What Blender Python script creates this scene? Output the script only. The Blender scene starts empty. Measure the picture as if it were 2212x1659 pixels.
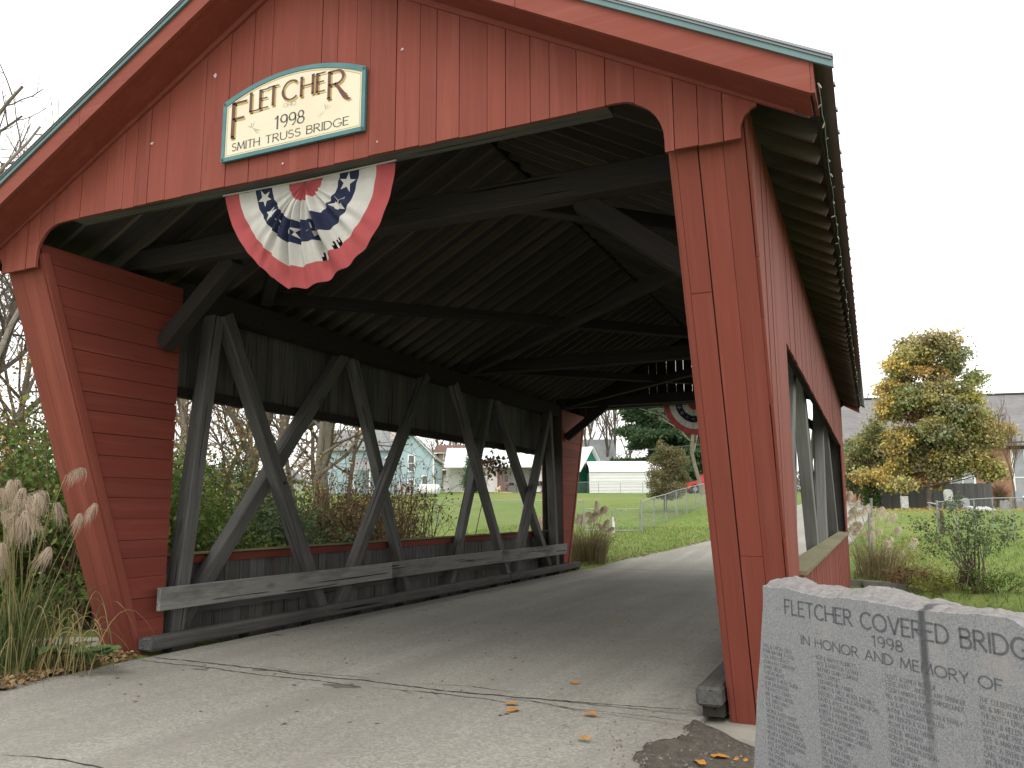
import bpy, bmesh, math, random
import numpy as np
from mathutils import Vector, Matrix
random.seed(7); rng = np.random.default_rng(7)
S = bpy.context.scene
COL = S.collection
R = math.radians

# ------------------------------------------------------------------ camera
W, H, FPX = 2212.0, 1659.0, 1747.25          # measuring frame of the photograph
YAW, PITCH, ROLL, CAMZ = R(-23.829), R(8.938), R(-0.2605), 1.6
_cy, _sy, _cp, _sp = math.cos(YAW), math.sin(YAW), math.cos(PITCH), math.sin(PITCH)
FWD = np.array([_sy*_cp, _cy*_cp, _sp]); _r = np.array([_cy, -_sy, 0.0]); _u = np.cross(_r, FWD)
RIGHT = math.cos(ROLL)*_r + math.sin(ROLL)*_u
UP = -math.sin(ROLL)*_r + math.cos(ROLL)*_u
CAMP = np.array([0, 0, CAMZ])
cam = bpy.data.cameras.new('camera'); camo = bpy.data.objects.new('camera', cam); COL.objects.link(camo)
cam.sensor_width = 36.0; cam.lens = 36.0*FPX/W; cam.clip_end = 2000; cam.clip_start = 0.05
mw = Matrix.Identity(4)
for i in range(3):
    mw[i][0], mw[i][1], mw[i][2], mw[i][3] = RIGHT[i], UP[i], -FWD[i], CAMP[i]
camo.matrix_world = mw
S.camera = camo

# ------------------------------------------------------------------ sky, sun, exposure
SUN_EL, SUN_AZ = R(52), R(165)
wd = bpy.data.worlds.new('World'); S.world = wd; wd.use_nodes = True
nt = wd.node_tree; nt.nodes.clear()
sky = nt.nodes.new('ShaderNodeTexSky'); sky.sky_type = 'NISHITA'; sky.sun_disc = False
sky.sun_elevation = SUN_EL; sky.sun_rotation = SUN_AZ; sky.air_density = 1.0; sky.dust_density = 4.0; sky.ozone_density = 1.0
hsv = nt.nodes.new('ShaderNodeHueSaturation'); hsv.inputs['Saturation'].default_value = 0.12
mixc = nt.nodes.new('ShaderNodeMix'); mixc.data_type = 'RGBA'; mixc.inputs[0].default_value = 0.72
mixc.inputs[7].default_value = (12.2, 12.05, 11.75, 1)      # even overcast cloud deck
bg = nt.nodes.new('ShaderNodeBackground'); bg.inputs[1].default_value = 0.1
wo = nt.nodes.new('ShaderNodeOutputWorld')
nt.links.new(sky.outputs[0], hsv.inputs['Color']); nt.links.new(hsv.outputs[0], mixc.inputs[6])
nt.links.new(mixc.outputs[2], bg.inputs[0]); nt.links.new(bg.outputs[0], wo.inputs[0])
sl = bpy.data.lights.new('sun', 'SUN'); sl.energy = 0.5; sl.angle = R(30); sl.color = (1, 0.97, 0.93)
so = bpy.data.objects.new('sun', sl); COL.objects.link(so)
# sky rotation is measured from +Y, clockwise seen from above
sd = Vector((math.sin(SUN_AZ)*math.cos(SUN_EL), math.cos(SUN_AZ)*math.cos(SUN_EL), math.sin(SUN_EL)))
so.rotation_euler = sd.to_track_quat('Z', 'Y').to_euler()
S.view_settings.view_transform = 'Standard'; S.view_settings.look = 'None'
S.view_settings.exposure = 0.88; S.view_settings.gamma = 1.0
S.render.engine = 'CYCLES'

# ------------------------------------------------------------------ photo pixel -> direction helpers
def ray(x, y): return (x-W/2)*RIGHT - (y-H/2)*UP + FPX*FWD
def PD(x, y, d):                      # at a depth along the view axis
    return CAMP + ray(x, y)*(d/FPX)
def PA(x, y, ax, v):                  # on a plane X, Y or Z = v
    d = ray(x, y); return CAMP + d*((v-CAMP[ax])/d[ax])
def crop(x0, y0, s):                  # measuring crop: full-resolution origin and zoom
    return lambda x, y: ((x0+x/s)*0.576, (y0+y/s)*0.576)
c1 = crop(1500, 1580, 3.687); c2 = crop(2050, 1500, 3.318); c3 = crop(3160, 1780, 3.253); c4 = crop(3160, 1180, 2.304)
cB = crop(1300, 1580, 6.144); cP = crop(1830, 1740, 7.373); r6 = crop(600, 1400, 2.011); r8 = crop(2500, 2000, 1.6507)
cL = crop(0, 1700, 1.843); r7 = crop(1500, 1400, 1.7015)

# ------------------------------------------------------------------ terrain height
def sst(a, b, x):
    if np.ndim(a) == 0 and np.ndim(b) == 0 and a > b: return 1-sst(b, a, x)
    t = np.clip((x-a)/(b-a), 0, 1); return t*t*(3-2*t)
LY = [-40, 21, 26, 30, 33, 36, 40, 46, 55, 65, 100, 400]; LZ = [0, 0, .13, .48, .78, 1.1, 1.52, 2.0, 2.5, 2.85, 3.6, 6]
RY = [-40, 20.8, 23, 26, 30, 34, 38, 45, 60, 100, 400]; RZ = [-.24, -.2, -.05, .25, .72, 1.1, 1.4, 1.55, 1.6, 1.8, 5]
RLx = [[-40, 21, 25, 30, 35, 42, 60, 400], [-7.8, -7.5, -7.25, -5.6, -4.5, -3.6, -3.3, -3.3]]
RRx = [[-40, 21, 25, 30, 35, 42, 60, 400], [-1.45, -1.35, -1.2, -0.6, -0.3, -0.1, 0.1, 0.1]]
def hbase(x, y):
    l = np.interp(y, LY, LZ) + 0.02*np.clip(-14-x, 0, 60); r = np.interp(y, RY, RZ)
    return l + (r-l)*sst(-5, 0.6, x)
def hter(x, y):
    x = np.asarray(x, float); y = np.asarray(y, float)
    h = hbase(x, y)
    near = np.where(x > -4.4, 8.0, 8.2 + 0.04*np.clip(-9-x, 0, 60))
    trench = sst(near, near+2.2, y)*(1-sst(18.8, 20.9 - 0.12*np.clip(x-0.5, 0, 12), y))
    trench = trench*(1 - 0.6*sst(-9, -10.2, x) - 0.25*sst(-12, -17, x))
    h = h - 2.2*trench
    onroad = sst(np.interp(y, *RLx)-.12, np.interp(y, *RLx)+.3, x)*(1-sst(np.interp(y, *RRx)-.3, np.interp(y, *RRx)+.12, x))
    h = h - 0.1*onroad
    return h + 0.03*np.sin(x*1.3+y*.7)*np.sin(y*.9-x*.4)*(1-onroad)*sst(22, 30, y)
def G(x, y, t0=3.0, t1=200):          # first hit of a pixel's ray with the ground
    d = ray(x, y)/FPX; ts = np.linspace(t0, t1, 8000); p = CAMP[None]+ts[:, None]*d[None]
    k = np.argmax(p[:, 2] < hter(p[:, 0], p[:, 1]))
    return p[k] if k > 0 else p[-1]
def hz(x, y): return float(hter(x, y))

# ------------------------------------------------------------------ materials
MAT = {}
def nodes_of(name):
    m = bpy.data.materials.new(name); m.use_nodes = True; t = m.node_tree; t.nodes.clear()
    o = t.nodes.new('ShaderNodeOutputMaterial'); b = t.nodes.new('ShaderNodeBsdfPrincipled')
    t.links.new(b.outputs[0], o.inputs[0]); MAT[name] = m
    return m, t, b
def N(t, kind, **kw):
    n = t.nodes.new(kind)
    for k, v in kw.items():
        if k.startswith('i_'): n.inputs[k[2:].replace('_', ' ')].default_value = v
        else: setattr(n, k, v)
    return n
def mixrgb(t, fac, a, b, mode='MIX'):
    n = N(t, 'ShaderNodeMix', data_type='RGBA', blend_type=mode)
    for s, v in ((0, fac), (6, a), (7, b)):
        if hasattr(v, 'is_output'): t.links.new(v, n.inputs[s])
        elif s == 0: n.inputs[0].default_value = v
        else: n.inputs[s].default_value = (*v[:3], 1)
    return n.outputs[2]
def coords(t, scale, rnd=True):
    tc = N(t, 'ShaderNodeTexCoord'); mp = N(t, 'ShaderNodeMapping'); mp.inputs['Scale'].default_value = scale
    t.links.new(tc.outputs['Object'], mp.inputs['Vector'])
    if rnd:
        oi = N(t, 'ShaderNodeObjectInfo'); cx = N(t, 'ShaderNodeCombineXYZ'); ml = N(t, 'ShaderNodeMath', operation='MULTIPLY'); ml.inputs[1].default_value = 37.0
        t.links.new(oi.outputs['Random'], ml.inputs[0])
        for k in range(3): t.links.new(ml.outputs[0], cx.inputs[k])
        t.links.new(cx.outputs[0], mp.inputs['Location'])
    return mp.outputs[0]
def noise(t, vec, scale, detail=4, rough=.55):
    n = N(t, 'ShaderNodeTexNoise'); n.inputs['Scale'].default_value = scale; n.inputs['Detail'].default_value = detail; n.inputs['Roughness'].default_value = rough
    t.links.new(vec, n.inputs['Vector']); return n.outputs['Fac']
def ramp(t, fac, lo, hi):
    n = N(t, 'ShaderNodeMapRange', clamp=True); n.inputs[1].default_value = lo; n.inputs[2].default_value = hi
    t.links.new(fac, n.inputs[0]); return n.outputs[0]
def bump(t, b, fac, strength, dist=.01):
    n = N(t, 'ShaderNodeBump'); n.inputs['Strength'].default_value = strength; n.inputs['Distance'].default_value = dist
    t.links.new(fac, n.inputs['Height']); t.links.new(n.outputs[0], b.inputs['Normal'])
def randval(t, col, amt):             # per-object brightness variation
    oi = N(t, 'ShaderNodeObjectInfo'); mr = N(t, 'ShaderNodeMapRange'); mr.inputs[3].default_value = 1-amt; mr.inputs[4].default_value = 1+amt
    t.links.new(oi.outputs['Random'], mr.inputs[0])
    h = N(t, 'ShaderNodeHueSaturation'); t.links.new(mr.outputs[0], h.inputs['Value']); t.links.new(col, h.inputs['Color']); return h.outputs[0]
def fin(t, b, col, rough=.8, spec=.25, metal=0):
    if hasattr(col, 'is_output'): t.links.new(col, b.inputs['Base Color'])
    else: b.inputs['Base Color'].default_value = (*col, 1)
    b.inputs['Roughness'].default_value = rough; b.inputs['Specular IOR Level'].default_value = spec; b.inputs['Metallic'].default_value = metal
def plain(name, c, c2=None, scale=3, rough=.7, spec=.3, metal=0, bmp=0, bscale=60, rnd=0.0):
    m, t, b = nodes_of(name)
    v = coords(t, (1, 1, 1)); f = noise(t, v, scale, 5)
    c2 = c2 or tuple(x*.8 for x in c)
    col = mixrgb(t, ramp(t, f, .3, .7), c, c2)
    if rnd: col = randval(t, col, rnd)
    fin(t, b, col, rough, spec, metal)
    if bmp: bump(t, b, noise(t, v, bscale, 4), bmp)
    return m
def wood(name, c, c2, stain, stain_amt=.5, rough=.75, grain=.35, rnd=.16, knots=False, checks=0.0, fade=0.0):
    m, t, b = nodes_of(name)                       # grain runs along each piece's local X
    v = coords(t, (.35, 9, 9)); f = noise(t, v, 4, 6, .65)
    v2 = coords(t, (.5, 1.6, 1.6)); g = noise(t, v2, 1.7, 5, .6)
    col = mixrgb(t, ramp(t, f, .3, .7), c, c2)
    col = mixrgb(t, ramp(t, g, .5, .5+.5/max(stain_amt, .1)), col, stain)
    if fade:                                       # sun-faded streaks and grime running with the grain
        s1 = noise(t, coords(t, (.16, 3.2, 3.2)), 2.2, 6, .7); col = mixrgb(t, ramp(t, s1, .50, .82), col, tuple(min(1, x*(1+fade)+.02) for x in c))
        s2 = noise(t, coords(t, (.22, 5.5, 5.5)), 3.1, 5, .7); col = mixrgb(t, ramp(t, s2, .60, .86), col, tuple(x*.55 for x in c2))
    if knots:
        vk = coords(t, (1.1, 3, 3)); vo = N(t, 'ShaderNodeTexVoronoi'); vo.inputs['Scale'].default_value = 1.0; t.links.new(vk, vo.inputs['Vector'])
        kn = ramp(t, vo.outputs['Distance'], .16, .05); col = mixrgb(t, kn, col, tuple(x*.45 for x in c))
    hgt = f
    if checks:                                     # long drying checks
        ck = noise(t, coords(t, (.12, 7, 7)), 3.3, 3, .5); cr = ramp(t, ck, .642, .668); col = mixrgb(t, cr, col, tuple(x*.22 for x in c2))
        mm = N(t, 'ShaderNodeMath', operation='MULTIPLY_ADD'); mm.inputs[1].default_value = -checks; t.links.new(cr, mm.inputs[0]); t.links.new(f, mm.inputs[2]); hgt = mm.outputs[0]
    col = randval(t, col, rnd); fin(t, b, col, rough, .2)
    bump(t, b, hgt, grain, .006)
    return m
RED = wood('red_paint', (.222, .057, .039), (.192, .049, .034), (.150, .040, .029), .6, .7, .32, .08, False, 0, .13)
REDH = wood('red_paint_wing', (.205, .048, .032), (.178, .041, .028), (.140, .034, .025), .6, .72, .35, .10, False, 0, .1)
REDS = wood('red_sawn_face', (.228, .061, .042), (.202, .053, .036), (.162, .043, .031), .5, .68, .3, .05, False, 0, .12)
GREY = wood('weathered_timber', (.165, .162, .155), (.090, .087, .083), (.034, .033, .032), .8, .88, .8, .2, True, 1.5)
GREYL = wood('rail_timber', (.270, .265, .250), (.175, .171, .160), (.034, .033, .031), 1.8, .88, .8, .10, True, 1.2)
GREYW = wood('sun_bleached_timber', (.24, .24, .22), (.15, .152, .138), (.085, .09, .078), .5, .85, .5, .12)
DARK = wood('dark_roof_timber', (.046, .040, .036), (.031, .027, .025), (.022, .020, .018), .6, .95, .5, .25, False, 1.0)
RAFT = wood('rafter_wood', (.150, .128, .108), (.105, .090, .076), (.070, .061, .053), .6, .95, .5, .2)
CURB = wood('curb_timber', (.115, .112, .106), (.062, .060, .056), (.028, .027, .026), .9, .9, .8, .12, True, 1.3)
DECK = wood('roof_deck_wood', (.092, .083, .079), (.064, .058, .056), (.045, .041, .040), .6, .95, .5, .2)
MOSS = wood('mossy_sill', (.25, .225, .14), (.19, .18, .10), (.12, .125, .06), .8, .9, .5, .12)
TEAL = plain('teal_metal', (.10, .19, .19), (.08, .15, .155), 2, .4, .5)
METAL = plain('roof_metal', (.20, .22, .23), (.16, .175, .18), 2, .4, .5, .3)
CONC = plain('concrete', (.36, .345, .29), (.25, .24, .20), 2.5, .9, .2, 0, .4, 40)
CONCD = plain('old_concrete', (.17, .165, .14), (.085, .085, .07), 1.6, .95, .15, 0, .6, 25)
STEEL = plain('galvanised_steel', (.34, .35, .36), (.26, .27, .28), 8, .45, .5, .4)
BLACK = plain('black_paint', (.02, .02, .021), None, 5, .5)
WHITE = plain('white_paint', (.78, .78, .77), (.72, .72, .71), 2, .55)
GLASS = plain('window_glass', (.10, .12, .14), (.16, .18, .20), .8, .12, .6)
LAMPW = plain('bulb_white', (.75, .75, .75), None, 3, .3)
REDP = plain('red_car_paint', (.55, .035, .04), (.50, .03, .035), 2, .25, .5)
REDL = plain('red_fibreglass', (.48, .07, .05), (.40, .06, .045), 4, .5)
TYRE = plain('tyre_rubber', (.02, .02, .02), None, 10, .9)

def asphalt():
    m, t, b = nodes_of('asphalt')
    v = coords(t, (1, 1, 1), False)
    vo = N(t, 'ShaderNodeTexVoronoi'); vo.inputs['Scale'].default_value = 52; t.links.new(v, vo.inputs['Vector'])
    sep = N(t, 'ShaderNodeSeparateColor'); t.links.new(vo.outputs['Color'], sep.inputs[0])
    big = noise(t, v, .45, 5, .6); mid = noise(t, v, 5, 4); fine = noise(t, v, 38, 3, .7)
    col = mixrgb(t, ramp(t, sep.outputs[0], .15, .95), (.140, .135, .115), (.375, .366, .328))
    col = mixrgb(t, ramp(t, fine, .3, .85), col, (.232, .224, .192))
    col = mixrgb(t, .35, col, mixrgb(t, ramp(t, big, .35, .65), (.20, .190, .160), (.305, .296, .256)))
    col = mixrgb(t, ramp(t, mid, .62, .82), col, (.175, .160, .13))
    tr = noise(t, coords(t, (.85, .05, 1), False), 1.6, 4, .55); col = mixrgb(t, ramp(t, tr, .48, .75), col, (.205, .193, .168)); col = mixrgb(t, ramp(t, tr, .44, .22), col, (.325, .315, .282))
    h = N(t, 'ShaderNodeHueSaturation'); h.inputs['Value'].default_value = 1.12; t.links.new(col, h.inputs['Color']); col = h.outputs[0]
    fin(t, b, col, .92, .2); bump(t, b, vo.outputs['Distance'], .35, .006)
    return m
ASPH = asphalt()
def ground_mat():
    m, t, b = nodes_of('lawn_ground')
    v = coords(t, (1, 1, 1), False)
    big = noise(t, v, .12, 5, .6); mid = noise(t, v, 1.1, 5, .6); fine = noise(t, v, 22, 4, .7)
    tuft = noise(t, v, 5.5, 4, .65)
    col = mixrgb(t, ramp(t, mid, .35, .65), (.125, .195, .042), (.185, .238, .068)); col = mixrgb(t, ramp(t, tuft, .5, .72), col, (.10, .160, .035)); col = mixrgb(t, ramp(t, tuft, .42, .28), col, (.22, .245, .09))
    col = mixrgb(t, ramp(t, big, .45, .68), col, (.235, .245, .09))
    col = mixrgb(t, ramp(t, fine, .4, .75), col, (.075, .125, .028))
    # bare soil where the banks drop below the lawns
    g = N(t, 'ShaderNodeNewGeometry'); s = N(t, 'ShaderNodeSeparateXYZ'); t.links.new(g.outputs['Position'], s.inputs[0])
    col = mixrgb(t, ramp(t, s.outputs[2], -.35, -1.0), col, (.06, .05, .035))
    fin(t, b, col, .95, .1); bump(t, b, fine, .6, .03)
    return m
LAWN = ground_mat()
def dirt_mat(name, c, c2, c3, rough=.95):
    m, t, b = nodes_of(name)
    v = coords(t, (1, 1, 1), False); f = noise(t, v, 14, 6, .7); g = noise(t, v, 90, 3, .7)
    col = mixrgb(t, ramp(t, f, .35, .65), c, c2); col = mixrgb(t, ramp(t, g, .56, .7), col, c3)
    fin(t, b, col, rough, .1); bump(t, b, g, .9, .02); return m
DIRT = dirt_mat('bare_dirt', (.085, .074, .062), (.135, .118, .098), (.20, .18, .15))
LITT = dirt_mat('leaf_litter_soil', (.10, .075, .045), (.19, .14, .08), (.28, .21, .12))
STRAW = dirt_mat('dry_straw', (.42, .34, .18), (.36, .28, .14), (.5, .42, .24))
def leaf_mat(name, c, c2, c3=None, trans=.25, attr=False, rough=.6):
    m, t, b = nodes_of(name)
    g = N(t, 'ShaderNodeNewGeometry')
    cr = N(t, 'ShaderNodeValToRGB'); e = cr.color_ramp.elements
    e[0].position = 0; e[0].color = (*c, 1); e[1].position = .55; e[1].color = (*c2, 1)
    if c3: x = e.new(1.0); x.color = (*c3, 1)
    t.links.new(g.outputs['Random Per Island'], cr.inputs[0]); col = cr.outputs[0]
    if attr:
        a = N(t, 'ShaderNodeAttribute', attribute_name='col'); mr = N(t, 'ShaderNodeMapRange'); mr.inputs[3].default_value = .72; mr.inputs[4].default_value = 1.25
        t.links.new(g.outputs['Random Per Island'], mr.inputs[0]); h = N(t, 'ShaderNodeHueSaturation')
        t.links.new(mr.outputs[0], h.inputs['Value']); t.links.new(a.outputs['Color'], h.inputs['Color']); col = h.outputs[0]
    fin(t, b, col, rough, .2)
    tr = N(t, 'ShaderNodeBsdfTranslucent'); t.links.new(col, tr.inputs[0]); mx = N(t, 'ShaderNodeMixShader'); mx.inputs[0].default_value = trans
    o = [n for n in t.nodes if n.type == 'OUTPUT_MATERIAL'][0]
    t.links.new(b.outputs[0], mx.inputs[1]); t.links.new(tr.outputs[0], mx.inputs[2]); t.links.new(mx.outputs[0], o.inputs[0])
    return m
L_HONEY = leaf_mat('honeysuckle_leaf', (.085, .140, .036), (.125, .195, .050), (.22, .26, .065), .3)
L_DARK = leaf_mat('ivy_leaf', (.045, .085, .024), (.075, .13, .034), (.13, .18, .045))
L_BLUE = leaf_mat('bluish_shrub_leaf', (.075, .115, .058), (.105, .155, .072), (.16, .20, .07))
L_BROWN = leaf_mat('dead_leaf', (.10, .065, .035), (.16, .10, .05), (.24, .15, .06), .15)
L_OLIVE = leaf_mat('olive_leaf', (.13, .135, .055), (.19, .18, .085), (.25, .19, .10))
L_MAPLE = leaf_mat('maple_leaf', (1, 1, 1), (1, 1, 1), None, .3, True)
L_PINE = leaf_mat('pine_needle', (.055, .105, .055), (.085, .145, .068), (.13, .185, .085), .25)
L_GRASS = leaf_mat('grass_blade', (.105, .178, .033), (.155, .235, .050), (.235, .25, .085), .3)
L_STRAW = leaf_mat('dry_grass_blade', (.26, .20, .09), (.34, .27, .13), (.17, .18, .06), .2)
L_MISC = leaf_mat('silver_grass_blade', (.055, .095, .030), (.090, .125, .042), (.20, .19, .085), .25)
L_PLUME = leaf_mat('plume_fibre', (.46, .36, .275), (.54, .44, .34), (.60, .51, .41), .35)
L_PLUMEF = leaf_mat('pale_plume_fibre', (.70, .62, .50), (.76, .69, .57), (.80, .74, .63), .45)
L_ORANGE = leaf_mat('orange_leaf', (.48, .20, .05), (.55, .26, .06), (.42, .15, .04), .15)
L_FALL = leaf_mat('yellow_fallen_leaf', (.38, .26, .08), (.45, .33, .11), (.30, .17, .06), .15)
BARK = plain('grey_bark', (.17, .145, .115), (.10, .085, .068), 6, .95, .1, 0, .8, 30)
BARKL = plain('pale_bark', (.27, .245, .20), (.19, .165, .13), 5, .95, .1, 0, .6, 30)
BARKB = plain('brown_stem', (.17, .115, .07), (.11, .075, .045), 6, .95, .1)
TWIG = plain('fine_twig', (.15, .125, .105), (.11, .09, .075), 6, .95, .1)
STEMG = plain('green_stem', (.22, .22, .09), (.30, .25, .12), 6, .8, .2)

# ------------------------------------------------------------------ object helpers
def link(o): COL.objects.link(o); return o
def tag(o, label=None, cat=None, group=None, kind=None):
    if label: o['label'] = label
    if cat: o['category'] = cat
    if group: o['group'] = group
    if kind: o['kind'] = kind
    return o
def empty(name, loc=(0, 0, 0), rz=0, label=None, cat=None, group=None):
    o = bpy.data.objects.new(name, None); o.empty_display_size = .2; o.location = [float(x) for x in loc]; o.rotation_euler = (0, 0, rz); link(o)
    return tag(o, label, cat, group)
def attach(o, parent, world=True):
    """parent o; when world is True o's mesh is in world coordinates and parents may be moved Empties"""
    if parent is None: return o
    o.parent = parent
    if world: o.matrix_parent_inverse = world_of(parent).inverted()
    return o
def world_of(o):
    m = Matrix.LocRotScale(o.location, o.rotation_euler, o.scale) if o.rotation_mode != 'QUATERNION' else Matrix.LocRotScale(o.location, o.rotation_quaternion, o.scale)
    if o.parent: return world_of(o.parent) @ o.matrix_parent_inverse @ m
    return m
def mesh_obj(name, v, f, mats, parent=None, world=True, smooth=False, midx=None):
    me = bpy.data.meshes.new(name); me.from_pydata([tuple(map(float, p)) for p in v], [], [tuple(q) for q in f])
    for m in (mats if isinstance(mats, (list, tuple)) else [mats]): me.materials.append(m)
    if midx is not None: me.polygons.foreach_set('material_index', midx)
    if smooth: me.polygons.foreach_set('use_smooth', [True]*len(me.polygons))
    o = bpy.data.objects.new(name, me); link(o); attach(o, parent, world); return o
def np_mesh(name, V, F, mats, parent=None, col=None, world=True, smooth=False, midx=None):
    """V (n,3), F (m,k) equal-sided faces, quickly"""
    me = bpy.data.meshes.new(name); V = np.asarray(V, np.float32); F = np.asarray(F, np.int32); m, k = F.shape
    me.vertices.add(len(V)); me.vertices.foreach_set('co', V.ravel()); me.loops.add(m*k); me.loops.foreach_set('vertex_index', F.ravel())
    me.polygons.add(m); me.polygons.foreach_set('loop_start', np.arange(0, m*k, k, dtype=np.int32)); me.polygons.foreach_set('loop_total', np.full(m, k, np.int32))
    for q in (mats if isinstance(mats, (list, tuple)) else [mats]): me.materials.append(q)
    if midx is not None: me.polygons.foreach_set('material_index', np.asarray(midx, np.int32))
    if smooth: me.polygons.foreach_set('use_smooth', np.ones(m, bool))
    if col is not None:
        a = me.attributes.new('col', 'FLOAT_COLOR', 'POINT'); a.data.foreach_set('color', np.c_[col, np.ones(len(col))].astype(np.float32).ravel())
    me.update(calc_edges=True)
    o = bpy.data.objects.new(name, me); link(o); attach(o, parent, world); return o
class MB:
    def __init__(s): s.v = []; s.f = []; s.m = []
    def add(s, v, f, mi=0):
        n = len(s.v); s.v += [tuple(map(float, p)) for p in v]; s.f += [tuple(i+n for i in q) for q in f]; s.m += [mi]*len(f); return s
    def box(s, x0, x1, y0, y1, z0, z1, mi=0):
        v = [(x, y, z) for z in (z0, z1) for y in (y0, y1) for x in (x0, x1)]
        return s.add(v, [(0, 2, 3, 1), (4, 5, 7, 6), (0, 1, 5, 4), (2, 6, 7, 3), (0, 4, 6, 2), (1, 3, 7, 5)], mi)
    def beam(s, p, q, w, h, up=(0, 0, 1), mi=0):
        p, q = Vector(p), Vector(q); d = (q-p).normalized(); u = Vector(up); r = d.cross(u).normalized(); u = r.cross(d)
        v = [a + r*(sx*w/2) + u*(sz*h/2) for a in (p, q) for sz in (-1, 1) for sx in (-1, 1)]
        return s.add(v, [(0, 1, 3, 2), (4, 6, 7, 5), (0, 4, 5, 1), (2, 3, 7, 6), (0, 2, 6, 4), (1, 5, 7, 3)], mi)
    def tube(s, pts, r, n=8, mi=0, cap=True):
        pts = [Vector(p) for p in pts]; rr = r if isinstance(r, (list, tuple)) else [r]*len(pts); v = []; f = []
        for i, p in enumerate(pts):
            d = (pts[min(i+1, len(pts)-1)]-pts[max(i-1, 0)]).normalized(); a = Vector((0, 0, 1)) if abs(d.z) < .9 else Vector((1, 0, 0))
            x = d.cross(a).normalized(); y = d.cross(x)
            v += [p + x*(rr[i]*math.cos(2*math.pi*k/n)) + y*(rr[i]*math.sin(2*math.pi*k/n)) for k in range(n)]
        for i in range(len(pts)-1):
            for k in range(n): f.append((i*n+k, i*n+(k+1) % n, (i+1)*n+(k+1) % n, (i+1)*n+k))
        if cap: f.append(tuple(range(n))); f.append(tuple(range((len(pts)-1)*n, len(pts)*n))[::-1])
        return s.add(v, f, mi)
    def prism(s, poly, fn, d0, d1, mi=0):        # polygon (a,b) extruded from d0 to d1; fn(a,b,d) -> xyz
        n = len(poly); v = [fn(a, b, d0) for a, b in poly]+[fn(a, b, d1) for a, b in poly]
        f = [tuple(range(n))[::-1], tuple(range(n, 2*n))]+[(i, (i+1) % n, n+(i+1) % n, n+i) for i in range(n)]
        return s.add(v, f, mi)
    def build(s, name, mats, parent=None, world=True, smooth=False):
        return mesh_obj(name, s.v, s.f, mats, parent, world, smooth, s.m if isinstance(mats, (list, tuple)) else None)
def piece(name, p, q, w, h, mat, parent, up=(0, 0, 1), bev=0.0, warp=0.0, mats=None, facemat=None):
    """a straight board or timber: own mesh with length along local X, placed by its matrix"""
    p, q = Vector([float(c) for c in p]), Vector([float(c) for c in q]); L = (q-p).length; d = (q-p)/L; u = Vector(up)
    y = u.cross(d).normalized(); z = d.cross(y)
    bm = bmesh.new(); bmesh.ops.create_cube(bm, size=1.0)
    bmesh.ops.scale(bm, vec=(L, w, h), verts=bm.verts)
    if bev: bmesh.ops.bevel(bm, geom=bm.edges[:], offset=bev, segments=1, affect='EDGES')
    if warp:
        for v in bm.verts: v.co.y += random.uniform(-warp, warp); v.co.z += random.uniform(-warp, warp)*.5
    me = bpy.data.meshes.new(name)
    if facemat:
        bm.faces.ensure_lookup_table(); bm.normal_update()
        for f in bm.faces: f.material_index = facemat(f.normal)
    bm.to_mesh(me); bm.free()
    for m in (mats or [mat]): me.materials.append(m)
    o = bpy.data.objects.new(name, me); link(o)
    m = Matrix(((d.x, y.x, z.x, 0), (d.y, y.y, z.y, 0), (d.z, y.z, z.z, 0), (0, 0, 0, 1))); m.translation = (p+q)/2
    o.matrix_local = m; attach(o, parent); return o
def copy_tree(o, parent=None):
    c = o.copy(); link(c); c.parent = parent
    if parent is not None: c.matrix_parent_inverse = o.matrix_parent_inverse.copy()
    for ch in list(o.children): copy_tree(ch, c)
    return c

# ================================================================== ground, road, creek
def axis(a, b, fine0, fine1, s0, s1):
    o = [a]
    while o[-1] < b:
        x = o[-1]; d = 0 if fine0 <= x <= fine1 else min(abs(x-fine0), abs(x-fine1)); o.append(x+min(s0+d*.06, s1))
    return np.array(o)
gx = axis(-320, 300, -16, 6, .3, 14); gy = axis(-14, 560, 4, 27, .3, 14)
GX, GY = np.meshgrid(gx, gy); GZ = hter(GX, GY); ny, nx = GX.shape
gi = np.arange(nx*ny).reshape(ny, nx)
gf = np.stack([gi[:-1, :-1], gi[:-1, 1:], gi[1:, 1:], gi[1:, :-1]], -1).reshape(-1, 4)
tag(np_mesh('ground', np.c_[GX.ravel(), GY.ravel(), GZ.ravel()], gf, LAWN, smooth=True), kind='structure')

ry = np.r_[np.arange(-10, 60, .5), np.arange(60, 401, 10)]; cols = np.linspace(0, 1, 13); RV = []
for y in ry:
    a, b = np.interp(y, *RLx), np.interp(y, *RRx)
    wob = .07*math.sin(y*2.1)+.05*math.sin(y*5.3+1) if (y < 6.5 or y > 23) else 0
    a, b = a+wob, b+wob*.6*math.sin(y*1.7)
    for c in cols:
        x = a+(b-a)*c
        z = 0.0 if y < 22 else float(hbase(x, y))*sst(22, 26, y) + (.02 if y > 24 else .02*(y-22)/2)
        if y < 22: z -= .05*max(0, (c-.75)/.25)**2*(1 if y < 7.2 else 0)
        RV.append((x, y, z))
n = len(cols); RF = [(i*n+j, i*n+j+1, (i+1)*n+j+1, (i+1)*n+j) for i in range(len(ry)-1) for j in range(n-1)]
RV = RV + [(x, y, z-.18) for x, y, z in RV]; m = len(ry)*n
RF += [(m+i*n, i*n, (i+1)*n, m+(i+1)*n) for i in range(len(ry)-1)] + [(i*n+n-1, m+i*n+n-1, m+(i+1)*n+n-1, (i+1)*n+n-1) for i in range(len(ry)-1)]
road = tag(mesh_obj('road', RV, RF, ASPH), kind='structure')
CRACK = plain('dark_crack', (.035, .032, .028), (.06, .055, .048), 20, 1, .05)  # dark ribbon colour of the worn pavement cracks
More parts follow.
